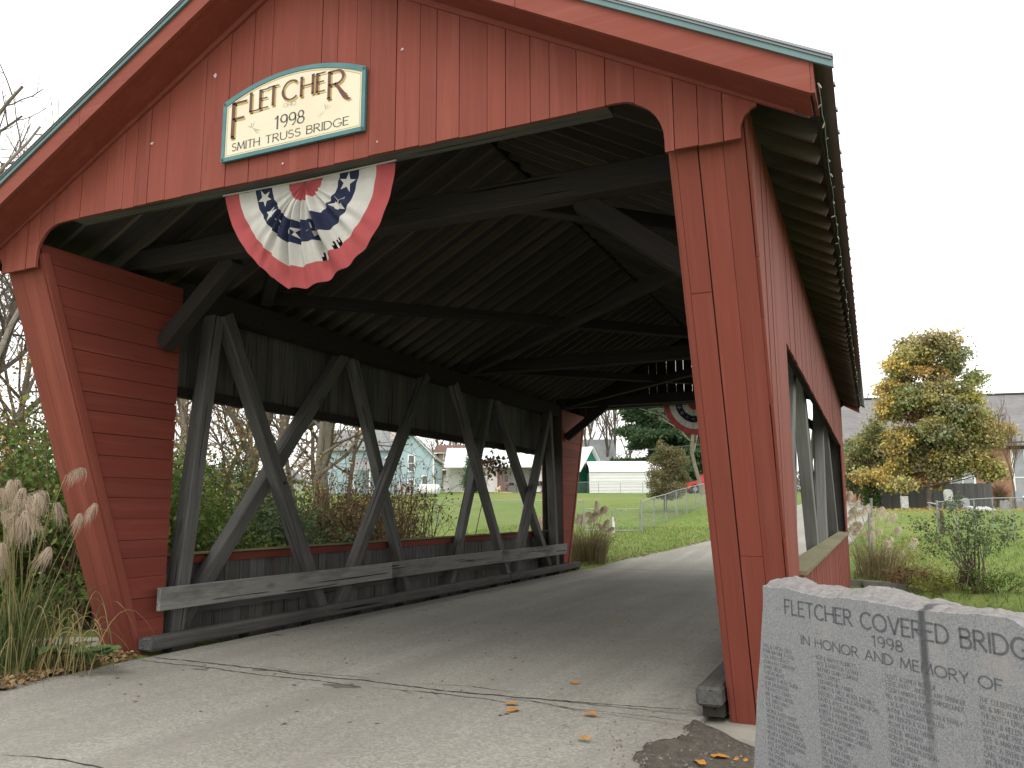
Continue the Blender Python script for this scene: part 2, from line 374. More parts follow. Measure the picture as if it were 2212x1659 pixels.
def ribbon(name, pts, w, mat, parent, z, jit=.5, seg=.05):
    V = []; F = []; P = []
    for (a, b) in zip(pts[:-1], pts[1:]):
        k = max(2, int(math.dist(a, b)/seg)); P += [(a[0]+(b[0]-a[0])*i/k, a[1]+(b[1]-a[1])*i/k) for i in range(k)]
    P.append(pts[-1]); off = 0
    for i, p in enumerate(P):
        off = off*.85+random.uniform(-.012, .012); ww = w*random.uniform(1-jit, 1+jit)*min(1, .25+i*.12, .25+(len(P)-1-i)*.12)
        V += [(p[0]-ww/3, p[1]+off-ww/2, z), (p[0]+ww/3, p[1]+off+ww/2, z)]
        if i: F.append((2*i-2, 2*i-1, 2*i+1, 2*i))
    return mesh_obj(name, V, F, mat, parent)
g0 = lambda x, y: tuple(PA(x, y, 2, 0)[:2])
for pts, w in [([g0(318, 1418), g0(450, 1432), g0(560, 1446), g0(700, 1462), g0(860, 1478), g0(960, 1492), g0(1120, 1507), g0(1300, 1522), g0(1506, 1536)], .022),
               ([g0(292, 1425), g0(430, 1440), g0(560, 1458), g0(690, 1470), g0(780, 1484)], .014),
               ([g0(800, 1484), g0(960, 1500), g0(1060, 1510), g0(1100, 1519)], .012),
               ([g0(890, 1475), g0(1010, 1482), g0(1110, 1497)], .008),
               ([g0(1090, 1508), g0(1150, 1515), g0(1240, 1533), g0(1330, 1541), g0(1500, 1562)], .013),
               ([g0(560, 1440), g0(640, 1452), g0(760, 1461), g0(800, 1470)], .008),
               ([g0(0, 1632), g0(120, 1640), g0(180, 1650), g0(260, 1668)], .016),
               ([g0(860, 1490), g0(890, 1500), g0(930, 1495), g0(950, 1508)], .008),
               ([(-7.4, 22.1), (-5, 22.12), (-3, 22.08), (-1.4, 22.1)], .04),
               ([(-5.9, 28.2), (-4.6, 28.9), (-3.6, 29.1)], .05)]:
    ribbon('crack', pts, w, CRACK, road, .004 if pts[0][1] < 25 else float(hbase(-4.7, 28.6))+.03)
MUD = plain('dark_road_stain', (.12, .108, .092), (.16, .148, .13), 6, .95, .1)
def blob(name, c, rx, ry_, mat, parent, z, n=22, j=.35):
    v = [(c[0]+rx*math.cos(2*math.pi*k/n)*random.uniform(1-j, 1+j), c[1]+ry_*math.sin(2*math.pi*k/n)*random.uniform(1-j, 1+j), z) for k in range(n)]
    return mesh_obj(name, v, [tuple(range(n))], mat, parent)
for x, y, a, b in [(735, 1482, .16, .07), (560, 1448, .09, .03), (432, 1446, .13, .03), (600, 1372, .1, .03)]:
    blob('stain', g0(x, y), a, b, MUD, road, .0025, j=.5)
tag(mesh_obj('creek', [(-40, 9, -2.15), (30, 9, -2.15), (30, 20.5, -2.15), (-40, 20.5, -2.15)], [(0, 1, 2, 3)], plain('creek_water', (.05, .05, .035), None, 1, .08, .5)), kind='structure')
# bare dirt beside the road on the near right, slightly rough
dx = np.arange(-1.95, 1.4, .035); dy = np.arange(-1.5, 7.2, .035); DX, DY = np.meshgrid(dx, dy)
sm = rng.normal(0, 1, DX.shape); sm = (sm+np.roll(sm, 1, 0)+np.roll(sm, 1, 1)+np.roll(sm, (1, 1), (0, 1)))/2
edge = -1.44+.10*np.sin(DY*3.1)+.05*np.sin(DY*8.3+1)+.035*np.sin(DY*19)+.02*np.sin(DY*47+DX*20)+.012*sm
DZ = -.012-.15*sst(-1.5, -.75, DX)+.006*sm+.01*np.sin(DX*9+DY*3)*np.sin(DY*7)
DZ = DZ+(.012+.004*sm)*(1-sst(.02, .2, np.abs(DX-edge-.06))) ; DZ = DZ-.09*(1-sst(-.05, .02, DX-edge))
DZ = DZ-.25*sst(6.6, 6.66, DY)*sst(-1.62, -1.5, DX)
di = np.arange(DX.size).reshape(DX.shape)
tag(np_mesh('dirt_patch', np.c_[DX.ravel(), DY.ravel(), DZ.ravel()], np.stack([di[:-1, :-1], di[:-1, 1:], di[1:, 1:], di[1:, :-1]], -1).reshape(-1, 4), DIRT, smooth=True), kind='structure')

# ================================================================== the covered bridge
XC = -4.485; YM = 14.25
def mx(x, s): return x if s < 0 else 2*XC-x            # left-hand X mirrored to the right
def my(y, e): return y if e < 0 else 2*YM-y            # near Y mirrored to the far end
KS = .365; YB = 7.03
bridge = empty('covered_bridge', (XC, YB, 0), 0, 'red covered wooden bridge spanning the creek with open truss sides', 'bridge')
def node(name, parent, p): 
    """a small mesh part that carries its boards as sub-parts"""
    return p

# ---- gables
ARC = [(2.95+.345*math.sin(a), 4.215+.345*math.cos(a)) for a in np.linspace(0, math.pi/2, 9)]
PROF = [(0, 4.56)]+ARC+[(3.297, 4.12), (3.82, 4.12), (3.822, 4.21), (3.85, 4.275), (3.90, 4.32), (3.97, 4.35), (4.06, 4.365), (4.4, 4.37)]
ps, pzz = np.array([p[0] for p in PROF]), np.array([p[1] for p in PROF])
EDG = [-8.62, -8.44, -8.27, -8.1, -7.93, -7.76, -7.55, -7.36, -7.17, -6.98, -6.82, -6.58, -6.42, -6.25, -6.02, -5.8, -5.56, -5.27, -5.0, -4.78, -4.54, -4.22, -4.05, -3.85, -3.7, -3.44,
       -3.21, -3.05, -2.84, -2.59, -2.43, -2.22, -2.06, -1.84, -1.62, -1.4, -1.12, -.95, -.78, -.55, -.33]
def bottom_pts(x0, x1):
    out = []
    for x in sorted({x0, x1, *[XC+s*g for s in ps for g in (-1, 1) if x0 < XC+s*g < x1]}):
        s = abs(x-XC); out.append((x, float(np.interp(s, ps, pzz))))
    return out
def top_z(x): return 6.66-.555*abs(x-XC)
def gable(e):
    yf = my(5.40, e); yb = my(5.428, e)
    mb = MB()                                              # carrier: the trim band under the soffit
    for sgn in (-1, 1):
        pts = [(XC+sgn*.0, top_z(XC)-.02), (XC+sgn*4.18, top_z(XC+4.18)-.02), (XC+sgn*4.18, top_z(XC+4.18)-.13), (XC, top_z(XC)-.13)]
        mb.prism(pts, lambda a, b, d: (a, d, b), my(5.372, e), my(5.399, e))
    gb = mb.build('gable', REDS, bridge)
    wide = {-5.0: .016, -3.44: .010, -2.43: .008, -6.25: .009}
    for x0, x1 in zip(EDG[:-1], EDG[1:]):
        g = wide.get(x0, random.uniform(.004, .007)) if e < 0 else (random.uniform(.012, .022) if -6 < x0 < -4.5 else random.choice([.0035, .0045, .009]))
        a, b = x0+g/2, x1-random.uniform(.002, .003); bp = bottom_pts(a, b); tp = [(b, top_z(b)), (a, top_z(a))]
        if a < XC < b: tp = [(b, top_z(b)), (XC, top_z(XC)), (a, top_z(a))]
        if min(t[1] for t in tp) <= bp[0][1]+.02 or min(t[1] for t in tp) <= bp[-1][1]+.02: continue
        dz = random.uniform(-.006, .006); dy = random.uniform(-.004, .004)*(-e)
        # grain runs along local X: build lying down and stand it up
        poly = [(z+(dz if i < len(bp) else 0), -x) for i, (x, z) in enumerate(bp+tp)]
        m2 = MB(); m2.prism(poly, lambda p, q, d: (p, q, d), 0, .028, 0); nf = len(poly)
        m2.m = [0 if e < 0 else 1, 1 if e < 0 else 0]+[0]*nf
        o = m2.build('gable_board', [RED, DARK], None)
        # local (z, -x, d) -> world: X = -q, Z = p, Y = yf + d
        o.matrix_local = Matrix(((0, -1, 0, 0), (0, 0, 1, (yf if e < 0 else yb)+dy), (1, 0, 0, 0), (0, 0, 0, 1))); attach(o, gb)
    # rake fascia boards, soffit
    for sgn in (-1, 1):
        for s0, s1 in ((0, 2.3), (2.304, 4.30)):
            t = MB(); t.prism([(s0, 6.59-.567*s0), (s1, 6.59-.567*s1), (s1, 6.84-.567*s1), (s0, 6.84-.567*s0)], lambda a_, b_, d: (XC+sgn*a_, d, b_), my(5.025, e), my(5.065, e)); t.build('rake_board', REDS, gb)
        t = MB(); t.prism([(0, 6.60), (4.29, 6.60-.567*4.29), (4.29, 6.62-.567*4.29), (0, 6.62)], lambda a_, b_, d: (XC+sgn*a_, d, b_), my(5.066, e), my(5.398, e)); t.build('soffit_board', REDH, gb)
        t = MB(); t.prism([(0, 6.825), (4.44, 6.825-.56*4.44), (4.44, 6.765-.56*4.44), (0, 6.765)], lambda a, b, d: (XC+sgn*a, d, b), my(5.0, e), my(5.022, e))
        t.build('rake_trim', TEAL, gb)
    piece('nailer', (-7.35, my(5.53, e), 4.64), (-1.62, my(5.53, e), 4.64), .19, .13, GREY, gb, bev=.006)
    return gb
gable_f = gable(-1); gable_r = gable(1)

# ---- roof
rf = MB()
for sgn in (-1, 1):
    rf.prism([(0, 6.825), (4.43, 6.825-.56*4.43), (4.43, 6.808-.56*4.43), (0, 6.808)], lambda a, b, d: (XC+sgn*a, d, b), 4.99, 2*YM-4.99)
roof = rf.build('roof', METAL, bridge)
for sgn in (-1, 1):
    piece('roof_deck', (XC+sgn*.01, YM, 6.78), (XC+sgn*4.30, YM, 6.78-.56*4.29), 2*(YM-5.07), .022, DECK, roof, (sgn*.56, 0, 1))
    y = 5.0; k = 0
    while y < 2*YM-5.0:
        r = MB(); r.prism([(-.02, 0), (.02, 0), (.006, .026), (-.006, .026)], lambda a, b, d: (XC+sgn*d, y+a, 6.826+b-.56*d), 0, 4.44)
        r.build('roof_rib', METAL, roof); y += .37
    y = 5.55
    while y < 2*YM-5.4:
        piece('rafter', (XC+sgn*.02, y, 6.695), (XC+sgn*4.29, y, 6.695-.56*4.27), .045, .135, RAFT, roof, (sgn*.56, 0, 1)); y += .41
    piece('eave_board', (XC+sgn*4.31, 5.07, 4.335), (XC+sgn*4.31, 2*YM-5.07, 4.335), .02, .075, DARK, roof)
    b = MB(); b.prism([(5.026, 4.152), (5.026, 4.40), (5.7, 4.40), (5.72, 4.31)], lambda a, b_, d: (XC+sgn*d, a, b_), 4.302, 4.322); b.build('eave_return', REDS, roof)
piece('ridge_beam', (XC, 5.45, 6.66), (XC, 2*YM-5.45, 6.66), .04, .16, DARK, roof)

# ---- side walls, wings, trusses
def wall_side(s):
    xo, xi = mx(-8.343, s), mx(-8.321, s)
    hd = MB(); hd.box(min(xi, mx(-8.25, s)), max(xi, mx(-8.25, s)), 7.66, 2*YM-7.66, 3.12, 3.24)
    wl = hd.build('side_wall', DARK, bridge)
    def plank(poly):
        nn = len(poly); m2 = MB(); m2.prism([(z, y) for y, z in poly], lambda p, q, d: (p, q, d), 0, .022); m2.m = [0, 1]+[0]*nn
        o = m2.build('wall_plank', [RED, GREY], None)
        dxx = random.uniform(-.003, .003)
        # local (z, y, d): d = 0 is the outer face
        if s < 0: o.matrix_local = Matrix(((0, 0, 1, xo+dxx), (0, 1, 0, 0), (1, 0, 0, 0), (0, 0, 0, 1)))
        else: o.matrix_local = Matrix(((0, 0, -1, xo+dxx), (0, 1, 0, 0), (1, 0, 0, 0), (0, 0, 0, 1)))
        attach(o, wl)
    y = 5.45
    while y < 2*YM-5.45:
        w = random.choice([.15, .18, .2, .22]); y1 = min(y+w, 2*YM-5.45); g = random.uniform(.003, .007); a, b = y, y1-g
        for brk in (7.6, 2*YM-7.6):
            if a < brk < b: b = brk
        y1 = b+g
        lo = lambda q: max(-.7 if 7.03 < q < 2*YM-7.03 else -.12, (YB-q)/KS, (q-(2*YM-YB))/KS)
        top = 4.42
        if b-a > .02:
            if 7.599 <= a and b <= 2*YM-7.599:
                d = random.uniform(-.008, .008)
                plank([(a, 3.10+d), (b, 3.10+d), (b, top), (a, top)]); plank([(a, -.7), (b, -.7), (b, 1.045), (a, 1.045)])
            else:
                la, lb = lo(a), lo(b)
                if la < top-.05 or lb < top-.05:
                    plank([(a, min(la, top-.02)), (b, min(lb, top-.02)), (b, top), (a, top)])
        y = y1
    # sill cap in lengths, inner red band
    y = 7.58
    for L in (2.9, 2.5, 2.7, 2.6, 2.6):
        y1 = min(y+L, 2*YM-7.58)
        piece('sill_cap', (mx(-8.285, s), y, 1.068), (mx(-8.285, s), y1-.008, 1.068), .23, .035, MOSS, wl, (-.10 if s < 0 else .10, 0, 1))
        piece('sill_band', (mx(-8.258, s), y, .995), (mx(-8.258, s), y1-.004, .995), .035, .10, REDH, wl)
        y = y1
    # horizontal girts behind the planks
    piece('girt', (mx(-8.285, s), 7.62, .35), (mx(-8.285, s), 2*YM-7.62, .35), .06, .1, GREY, wl)
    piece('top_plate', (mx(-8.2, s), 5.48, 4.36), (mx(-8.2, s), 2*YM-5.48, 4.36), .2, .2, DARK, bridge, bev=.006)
    return wl
walls = [wall_side(-1), wall_side(1)]

def wing(s, e):
    xin, xout = -7.80, -8.32
    zb = -.1 if s > 0 else -.03
    core = MB(); z1 = 4.4
    poly = [(YB-KS*zb+.03, zb), (7.388, zb), (7.388, z1), (YB-KS*z1+.03, z1)]
    core.prism([(my(a, e), b) for a, b in poly], lambda a, b, d: (mx(d, s), a, b), xin-.03, xout+.025)
    wg = core.build('portal_wing', DECK, bridge)
    # slanted front boards
    w = xin-xout; cuts = [0, .04, .20, .37, w] if s > 0 else [0, .16, .33, w]
    for i, (a, b) in enumerate(zip(cuts[:-1], cuts[1:])):
        gp = .010 if (s > 0 and i == 1) else .003
        xa, xb = xin-a, xin-b+gp; xm = mx((xa+xb)/2, s)
        nrm = Vector((0, -1*(-e), -KS)) ; nrm = Vector((0, e*1.0, -KS)).normalized()
        splits = [(zb, z1)] if not (s > 0 and i in (1, 2)) else ([(zb, 3.18), (3.186, z1)] if i == 1 else [(zb, 1.25), (1.256, z1)])
        for q0, q1 in splits:
            off = -.012+random.uniform(-.003, .003)
            piece('wing_front_board', (xm, my(YB-KS*q0+off, e), q0), (xm, my(YB-KS*q1+off, e), q1), abs(xa-xb), .026, RED, wg, nrm)
    # horizontal boards on the road face
    z = zb
    while z < z1-.03:
        hgt = random.choice([.2, .225, .24, .21]); zt = min(z+hgt, z1); g = random.uniform(.003, .008)
        pl = [(YB-KS*z+.02, z), (7.392, z), (7.392, zt-g), (YB-KS*zt+.02, zt-g)]
        m2 = MB(); m2.prism([(my(a, e), b) for a, b in pl], lambda a, b, d: (a, b, d), 0, .024)
        o = m2.build('wing_side_board', REDH, None); x0 = mx(xin-.024, s); dd = random.uniform(-.003, .003)
        sg = 1 if s < 0 else -1
        o.matrix_local = Matrix(((0, 0, sg, x0+dd), (1, 0, 0, 0), (0, 1, 0, 0), (0, 0, 0, 1))); attach(o, wg)
        z = zt
    piece('corner_trim', (mx(xin+.008, s), my(YB-KS*zb+.045, e), zb), (mx(xin+.008, s), my(YB-KS*(z1-.1)+.045, e), z1-.1), .022, .09, REDS, wg, (0, e*1.0, -KS))
    return wg
wings = [wing(s, e) for e in (-1, 1) for s in (-1, 1)]

def truss(s):
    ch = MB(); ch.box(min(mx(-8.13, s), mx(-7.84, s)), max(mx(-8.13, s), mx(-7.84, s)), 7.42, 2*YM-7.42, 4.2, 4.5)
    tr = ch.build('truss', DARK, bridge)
    piece('bottom_chord', (mx(-8.0, s), 7.2, -.32), (mx(-8.0, s), 2*YM-7.2, -.32), .3, .34, GREY, tr)
    mem = [(7.66, -.1, 8.09, 4.25, -7.95, 'end_post', .20), (8.20, 4.25, 10.66, -.1, -7.90, 'diagonal', .2), (7.62, -.1, 11.2, 4.25, -8.10, 'diagonal', .2),
           (11.45, 4.25, 13.5, -.1, -8.10, 'diagonal', .18), (10.83, -.1, 13.66, 4.25, -7.90, 'diagonal', .18)]
    for e in (-1, 1):
        for ya, za, yb, zb, x, nm, w in mem:
            piece(nm, (mx(x, s), my(ya, e), za), (mx(x, s), my(yb, e), zb), w*.95, w, GREY if s < 0 else GREYW, tr, (0, 1, 0), bev=.012, warp=.004)
        piece('post', (mx(-7.98, s), my(7.28, e), -.1), (mx(-7.98, s), my(7.28, e), 4.25), .2, .2, GREY, tr, (0, 1, 0), bev=.012)
    return tr
trusses = [truss(-1), truss(1)]
BOLT = MB()
for y, z in [(9.47, 2.02), (11.95, 2.3), (16.5, 2.3), (19, 2.0)]:
    for s in (-1, 1):
        t = MB(); t.tube([(mx(-7.80, s), y, z), (mx(-7.775, s), y, z)], .022, 6); t.build('bolt', BLACK, trusses[0 if s < 0 else 1])

for y in (6.88, 15.4, 21.62): piece('tie_beam', (-8.12, y, 4.62), (2*XC+8.12, y, 4.62), .22, .26, DARK, bridge, bev=.01)
for a, b, z in [((-7.8, 9.0), (-1.17, 15.4), 4.66), ((-1.17, 9.0), (-7.8, 15.4), 4.59), ((-7.8, 15.4), (-1.17, 21.6), 4.66), ((-1.17, 15.4), (-7.8, 21.6), 4.59), ((-3.1, 6.95), (-1.1, 9.0), 4.62), ((2*XC+3.1, 6.95), (-7.87, 9.0), 4.62)]:
    piece('lateral_brace', (*a, z), (*b, z), .16, .16, DARK, bridge, bev=.008)
for e in (-1, 1):
    for s in (-1, 1):
        piece('knee_brace', (mx(-7.78, s), my(7.13, e), 3.62), (mx(-6.6, s), my(7.0, e), 4.52), .18, .2, DARK, bridge, bev=.01)
for s in (-1, 1):
    y = 7.16 if s < 0 else 8.4; z = .605
    for L, dz in ((5.0, .0), (4.55, .006), (4.2 if s < 0 else 2.96, -.004)):
        piece('guard_rail', (mx(-7.655, s), y, z+dz), (mx(-7.655, s), y+L-.006, z+dz), .055, .265, GREYL, bridge, bev=.006, warp=.003); y += L
    y = 7.0 if s < 0 else 6.82
    for L in (4.9, 5.1, 4.8):
        piece('curb_timber', (mx(-7.66, s), y, .125), (mx(-7.66, s), y+L-.008, .125), .21, .15, CURB, bridge, bev=.022, warp=.004); y += L
    y = 7.35 if s < 0 else 6.95
    while y < 21.6:
        piece('curb_block', (mx(-7.67, s), y, .0), (mx(-7.67, s), y+.32, .0), .17, .10, DARK, bridge); y += 1.28
ft = MB(); ft.box(-1.5, .3, 6.58, 7.5, -.6, -.105); ft.build('footing', CONC, bridge)
ft = MB(); ft.box(-9.2, -7.83, 6.78, 7.6, -.6, -.02); ft.build('footing', CONC, bridge)
for s in (-1, 1):
    a = MB(); a.box(XC-4.2, XC+4.2, my(7.4, s), my(8.2, s), -2.6, -.5); a.build('abutment', CONCD, bridge)
PO = plain('bird_dropping', (.52, .46, .44), None, 5, .9)
for x, z, r in [(-5.45, 5.70, .027), (-6.22, 5.17, .023), (-3.38, 5.45, .017), (-3.61, 4.67, .011), (-4.6, 4.66, .012)]:
    t = MB(); nn = 14
    t.add([(x+r*random.uniform(.4, 1.2)*math.cos(k*2*math.pi/nn), 5.3925, z+r*random.uniform(.3, 1.1)*math.sin(k*2*math.pi/nn)) for k in range(nn)], [tuple(range(nn))])
    t.build('bird_dropping', PO, gable_f)

# ================================================================== lettering: a stroke alphabet
def arc(cx, cy, rx, ry_, a0, a1, n=10): return [(cx+rx*math.cos(R(a0+(a1-a0)*i/n)), cy+ry_*math.sin(R(a0+(a1-a0)*i/n))) for i in range(n+1)]
GL = {'A': (.72, [[(0, 0), (.36, 1)], [(.36, 1), (.72, 0)], [(.13, .34), (.59, .34)]]),
 'B': (.56, [[(0, 0), (0, 1)], [(0, 1), (.28, 1)]+arc(.28, .77, .22, .23, 90, -90)+[(0, .54)], [(0, .54), (.3, .54)]+arc(.3, .27, .25, .27, 90, -90)+[(0, 0)]]),
 'C': (.72, [arc(.42, .5, .42, .5, 48, 312, 18)]), 'D': (.7, [[(0, 0), (0, 1)], [(0, 1), (.22, 1)]+arc(.22, .5, .47, .5, 90, -90, 14)+[(0, 0)]]),
 'E': (.5, [[(0, 0), (0, 1)], [(0, 1), (.5, 1)], [(0, .53), (.42, .53)], [(0, 0), (.5, 0)]]), 'F': (.48, [[(0, 0), (0, 1)], [(0, 1), (.48, 1)], [(0, .53), (.4, .53)]]),
 'G': (.78, [arc(.42, .5, .42, .5, 48, 335, 18)+[(.79, .42)], [(.5, .42), (.8, .42)]]), 'H': (.66, [[(0, 0), (0, 1)], [(.66, 0), (.66, 1)], [(0, .52), (.66, .52)]]),
 'I': (.06, [[(.03, 0), (.03, 1)]]), 'J': (.4, [[(.36, 1), (.36, .22)]+arc(.18, .2, .18, .2, 0, -170)]), 'K': (.6, [[(0, 0), (0, 1)], [(.56, 1), (.02, .45)], [(.2, .6), (.6, 0)]]),
 'L': (.46, [[(0, 1), (0, 0)], [(0, 0), (.46, 0)]]), 'M': (.86, [[(0, 0), (.1, 1)], [(.1, 1), (.43, .12)], [(.43, .12), (.76, 1)], [(.76, 1), (.86, 0)]]),
 'N': (.7, [[(0, 0), (0, 1)], [(0, 1), (.7, 0)], [(.7, 0), (.7, 1)]]), 'O': (.9, [arc(.45, .5, .45, .5, 0, 360, 24)]), 'P': (.52, [[(0, 0), (0, 1)], [(0, 1), (.26, 1)]+arc(.26, .73, .24, .27, 90, -90)+[(0, .46)]]),
 'Q': (.9, [arc(.45, .5, .45, .5, 0, 360, 24), [(.5, .25), (.85, -.1)]]), 'R': (.58, [[(0, 0), (0, 1)], [(0, 1), (.26, 1)]+arc(.26, .75, .24, .25, 90, -90)+[(0, .5)], [(.22, .5), (.58, 0)]]),
 'S': (.5, [arc(.25, .76, .24, .24, 40, 255)+arc(.25, .26, .25, .26, 80, -145)]), 'T': (.6, [[(.3, 0), (.3, 1)], [(0, 1), (.6, 1)]]), 'U': (.62, [[(0, 1), (0, .32)]+arc(.31, .31, .31, .31, 180, 360, 12)+[(.62, 1)]]),
 'V': (.7, [[(0, 1), (.35, 0)], [(.35, 0), (.7, 1)]]), 'W': (1.0, [[(0, 1), (.25, 0)], [(.25, 0), (.5, .9)], [(.5, .9), (.75, 0)], [(.75, 0), (1, 1)]]), 'X': (.6, [[(0, 0), (.6, 1)], [(0, 1), (.6, 0)]]),
 'Y': (.62, [[(0, 1), (.31, .48)], [(.62, 1), (.31, .48)], [(.31, .48), (.31, 0)]]), 'Z': (.56, [[(0, 1), (.56, 1)], [(.56, 1), (0, 0)], [(0, 0), (.56, 0)]]),
 '1': (.3, [[(0, .8), (.2, 1)], [(.2, 1), (.2, 0)]]), '9': (.5, [arc(.25, .7, .25, .3, 0, 360, 18), [(.5, .7)]+arc(.2, .45, .3, .45, 20, -75, 8)]), '8': (.5, [arc(.25, .75, .2, .25, 0, 360, 16), arc(.25, .26, .25, .26, 0, 360, 16)]),
 '&': (.62, [[(.62, 0), (.12, .66)]+arc(.28, .82, .18, .18, 200, -40)+[(.12, .42)]+arc(.22, .22, .22, .22, 130, 320)+[(.6, .42)]]), "'": (.1, [[(.05, 1), (.03, .8)]]), '.': (.08, [[(.02, 0), (.06, 0)]]), ',': (.1, [[(.06, .08), (.0, -.12)]]), ' ': (.34, [])}
def text_mesh(txt, x, z, hgt, fn, wt, thin=None, gap=.17, width=None, serif=0, wscale=1.0):
    """strokes of a line of lettering; fn(u, v) maps the writing plane to space. returns verts, faces"""
    thin = wt if thin is None else thin
    adv = [(GL[c][0]*wscale+gap) for c in txt]; tot = (sum(adv)-gap)*hgt; k = (width/tot) if width else 1.0
    V = []; F = []; cx = x
    for c, a in zip(txt, adv):
        for st in GL[c][1]:
            P = [(cx+p[0]*wscale*hgt*k, z+p[1]*hgt) for p in st]; L = []; Rr = []
            closed = math.dist(P[0], P[-1]) < 1e-6
            for i, p in enumerate(P):
                p0 = P[i-1] if i else (P[-2] if closed else p); p1 = P[i+1] if i < len(P)-1 else (P[1] if closed else p)
                dx, dz = p1[0]-p0[0], p1[1]-p0[1]; l = math.hypot(dx, dz) or 1; dx, dz = dx/l, dz/l
                diag = abs(dz) if dz*dx <= 0 or abs(dx) < .2 or serif == 0 else .25
                w = (thin+(wt-thin)*min(1, diag))/2*hgt
                ex = 0 if closed else (w*.5 if i == 0 else (-w*.5 if i == len(P)-1 else 0))
                L.append((p[0]-dz*w-dx*ex, p[1]+dx*w-dz*ex)); Rr.append((p[0]+dz*w-dx*ex, p[1]-dx*w-dz*ex))
            n0 = len(V); V += [q for ab in zip(L, Rr) for q in ab]
            F += [(n0+2*i, n0+2*i+1, n0+2*i+3, n0+2*i+2) for i in range(len(P)-1)]
            if serif and len(P) == 2 and abs(P[1][1]-P[0][1]) > .3*hgt:
                for q in P:
                    if abs(q[1]-z) < .02*hgt or abs(q[1]-z-hgt) < .02*hgt:
                        s = serif*hgt; t = thin*hgt*.6; n0 = len(V); sg = 1 if abs(q[1]-z) < .02*hgt else -1
                        V += [(q[0]-s, q[1]), (q[0]+s, q[1]), (q[0]+s*.5, q[1]+sg*t), (q[0]-s*.5, q[1]+sg*t)]; F.append((n0, n0+1, n0+2, n0+3))
        cx += a*hgt*k
    return [fn(*q) for q in V], F
def lettering(name, lines, fn, mat, parent, **kw):
    V = []; F = []
    for (txt, x, z, hgt, extra) in lines:
        v, f = text_mesh(txt, x, z, hgt, fn, **{**kw, **extra}); n0 = len(V); V += v; F += [tuple(i+n0 for i in q) for q in f]
    return mesh_obj(name, V, F, mat, parent)

# ================================================================== the sign on the gable
sign = empty('bridge_sign', (-4.5, 5.37, 4.78), 0, 'cream arched sign with teal frame reading FLETCHER 1998 fixed to the red gable', 'sign')
CREAM = plain('sign_cream', (.70, .62, .47), (.64, .56, .41), 2, .5); SMAR = plain('sign_maroon', (.13, .055, .045), None, 9, .5)
SGOLD = plain('sign_gold', (.45, .33, .10), None, 9, .5); SGREEN = plain('sign_dark_green', (.07, .085, .07), None, 9, .5); SPALE = plain('sign_faded_grey', (.42, .37, .27), None, 9, .6)
SFRAME = plain('sign_teal', (.055, .155, .165), (.085, .20, .205), 6, .5)
def sign_outline(ins):
    x0, x1, zb = -5.285+ins, -3.715-ins, 4.78+ins
    top = [(x0+(x1-x0)*t, 5.36-ins*1.0+.165*(1-(2*t-1)**2)) for t in np.linspace(1, 0, 21)]
    return [(x0, zb), (x1, zb)]+top
fr = MB(); o_, i_ = sign_outline(0), sign_outline(.038); n = len(o_)
for y, rev in ((5.352, False), (5.382, True)):
    base = len(fr.v); fr.v += [(a, y, b) for a, b in o_]+[(a, y, b) for a, b in i_]
    for k in range(n):
        q = (base+k, base+(k+1) % n, base+n+(k+1) % n, base+n+k); fr.f.append(q[::-1] if rev else q)
for k in range(n): fr.f.append((k, 2*n+k, 2*n+(k+1) % n, (k+1) % n)); fr.f.append((n+k, n+(k+1) % n, 3*n+(k+1) % n, 3*n+k))
fr.m = [0]*len(fr.f); fr.build('frame', SFRAME, sign)
pn = MB(); pn.prism(sign_outline(.036), lambda a, b, d: (a, d, b), 5.360, 5.381); pn.build('panel', CREAM, sign)
e1, e2 = sign_outline(.052), sign_outline(.057); bd = MB(); bd.v = [(a, 5.3588, b) for a, b in e1+e2]; bd.f = [(k, (k+1) % n, n+(k+1) % n, n+k) for k in range(n)]; bd.m = [0]*n
bd.build('border_line', SGOLD, sign)
FL = [('F', -5.165, 5.005, .33, {'width': .15}), ('L', -4.965, 5.215, .178, {'width': .098}), ('E', -4.855, 5.22, .178, {'width': .092}), ('T', -4.768, 5.228, .178, {'width': .12}), ('C', -4.60, 5.235, .18, {'width': .155}),
      ('H', -4.395, 5.24, .175, {'width': .125}), ('E', -4.225, 5.238, .172, {'width': .085}), ('R', -4.095, 5.15, .245, {'width': .17})]
for L_ in FL:
    kw = dict(wt=.175 if L_[0] not in 'FR' else .13, thin=.065, serif=.11 if L_[0] not in 'F' else .07)
    lettering('letter_shadow', [L_], lambda u, v: (u+.014, 5.3585, v-.020), SGOLD, sign, **{**kw, 'wt': kw['wt']*1.2})
    lettering('letter', [L_], lambda u, v: (u, 5.3575, v), SMAR, sign, **kw)
# the R's swash leg
sw = [(-4.02, 5.27), (-3.975, 5.2), (-3.93, 5.135), (-3.885, 5.10), (-3.862, 5.105)]
for dx_, dz_, yy, mt_ in ((.012, -.016, 5.3583, SGOLD), (0, 0, 5.3573, SMAR)):
    V = []
    for (a, b), w in zip(sw, (.012, .026, .028, .018, .006)): V += [(a+dx_-w/2, yy, b+dz_-w/2), (a+dx_+w/2, yy, b+dz_+w/2)]
    mesh_obj('letter', V, [(2*i, 2*i+1, 2*i+3, 2*i+2) for i in range(4)], mt_, sign)
lettering('lettering', [('1998', -4.675, 4.985, .118, {'width': .32})], lambda u, v: (u, 5.3577, v), SGREEN, sign, wt=.15, thin=.065, serif=.09)
for wd_, xx_, ww_ in (('SMITH', -5.16, .315), ('TRUSS', -4.775, .385), ('BRIDGE', -4.32, .44)): lettering('lettering', [(wd_, xx_, 4.868, .072, {'width': ww_})], lambda u, v: (u, 5.3577, v), SGREEN, sign, wt=.16, thin=.08, serif=.13)
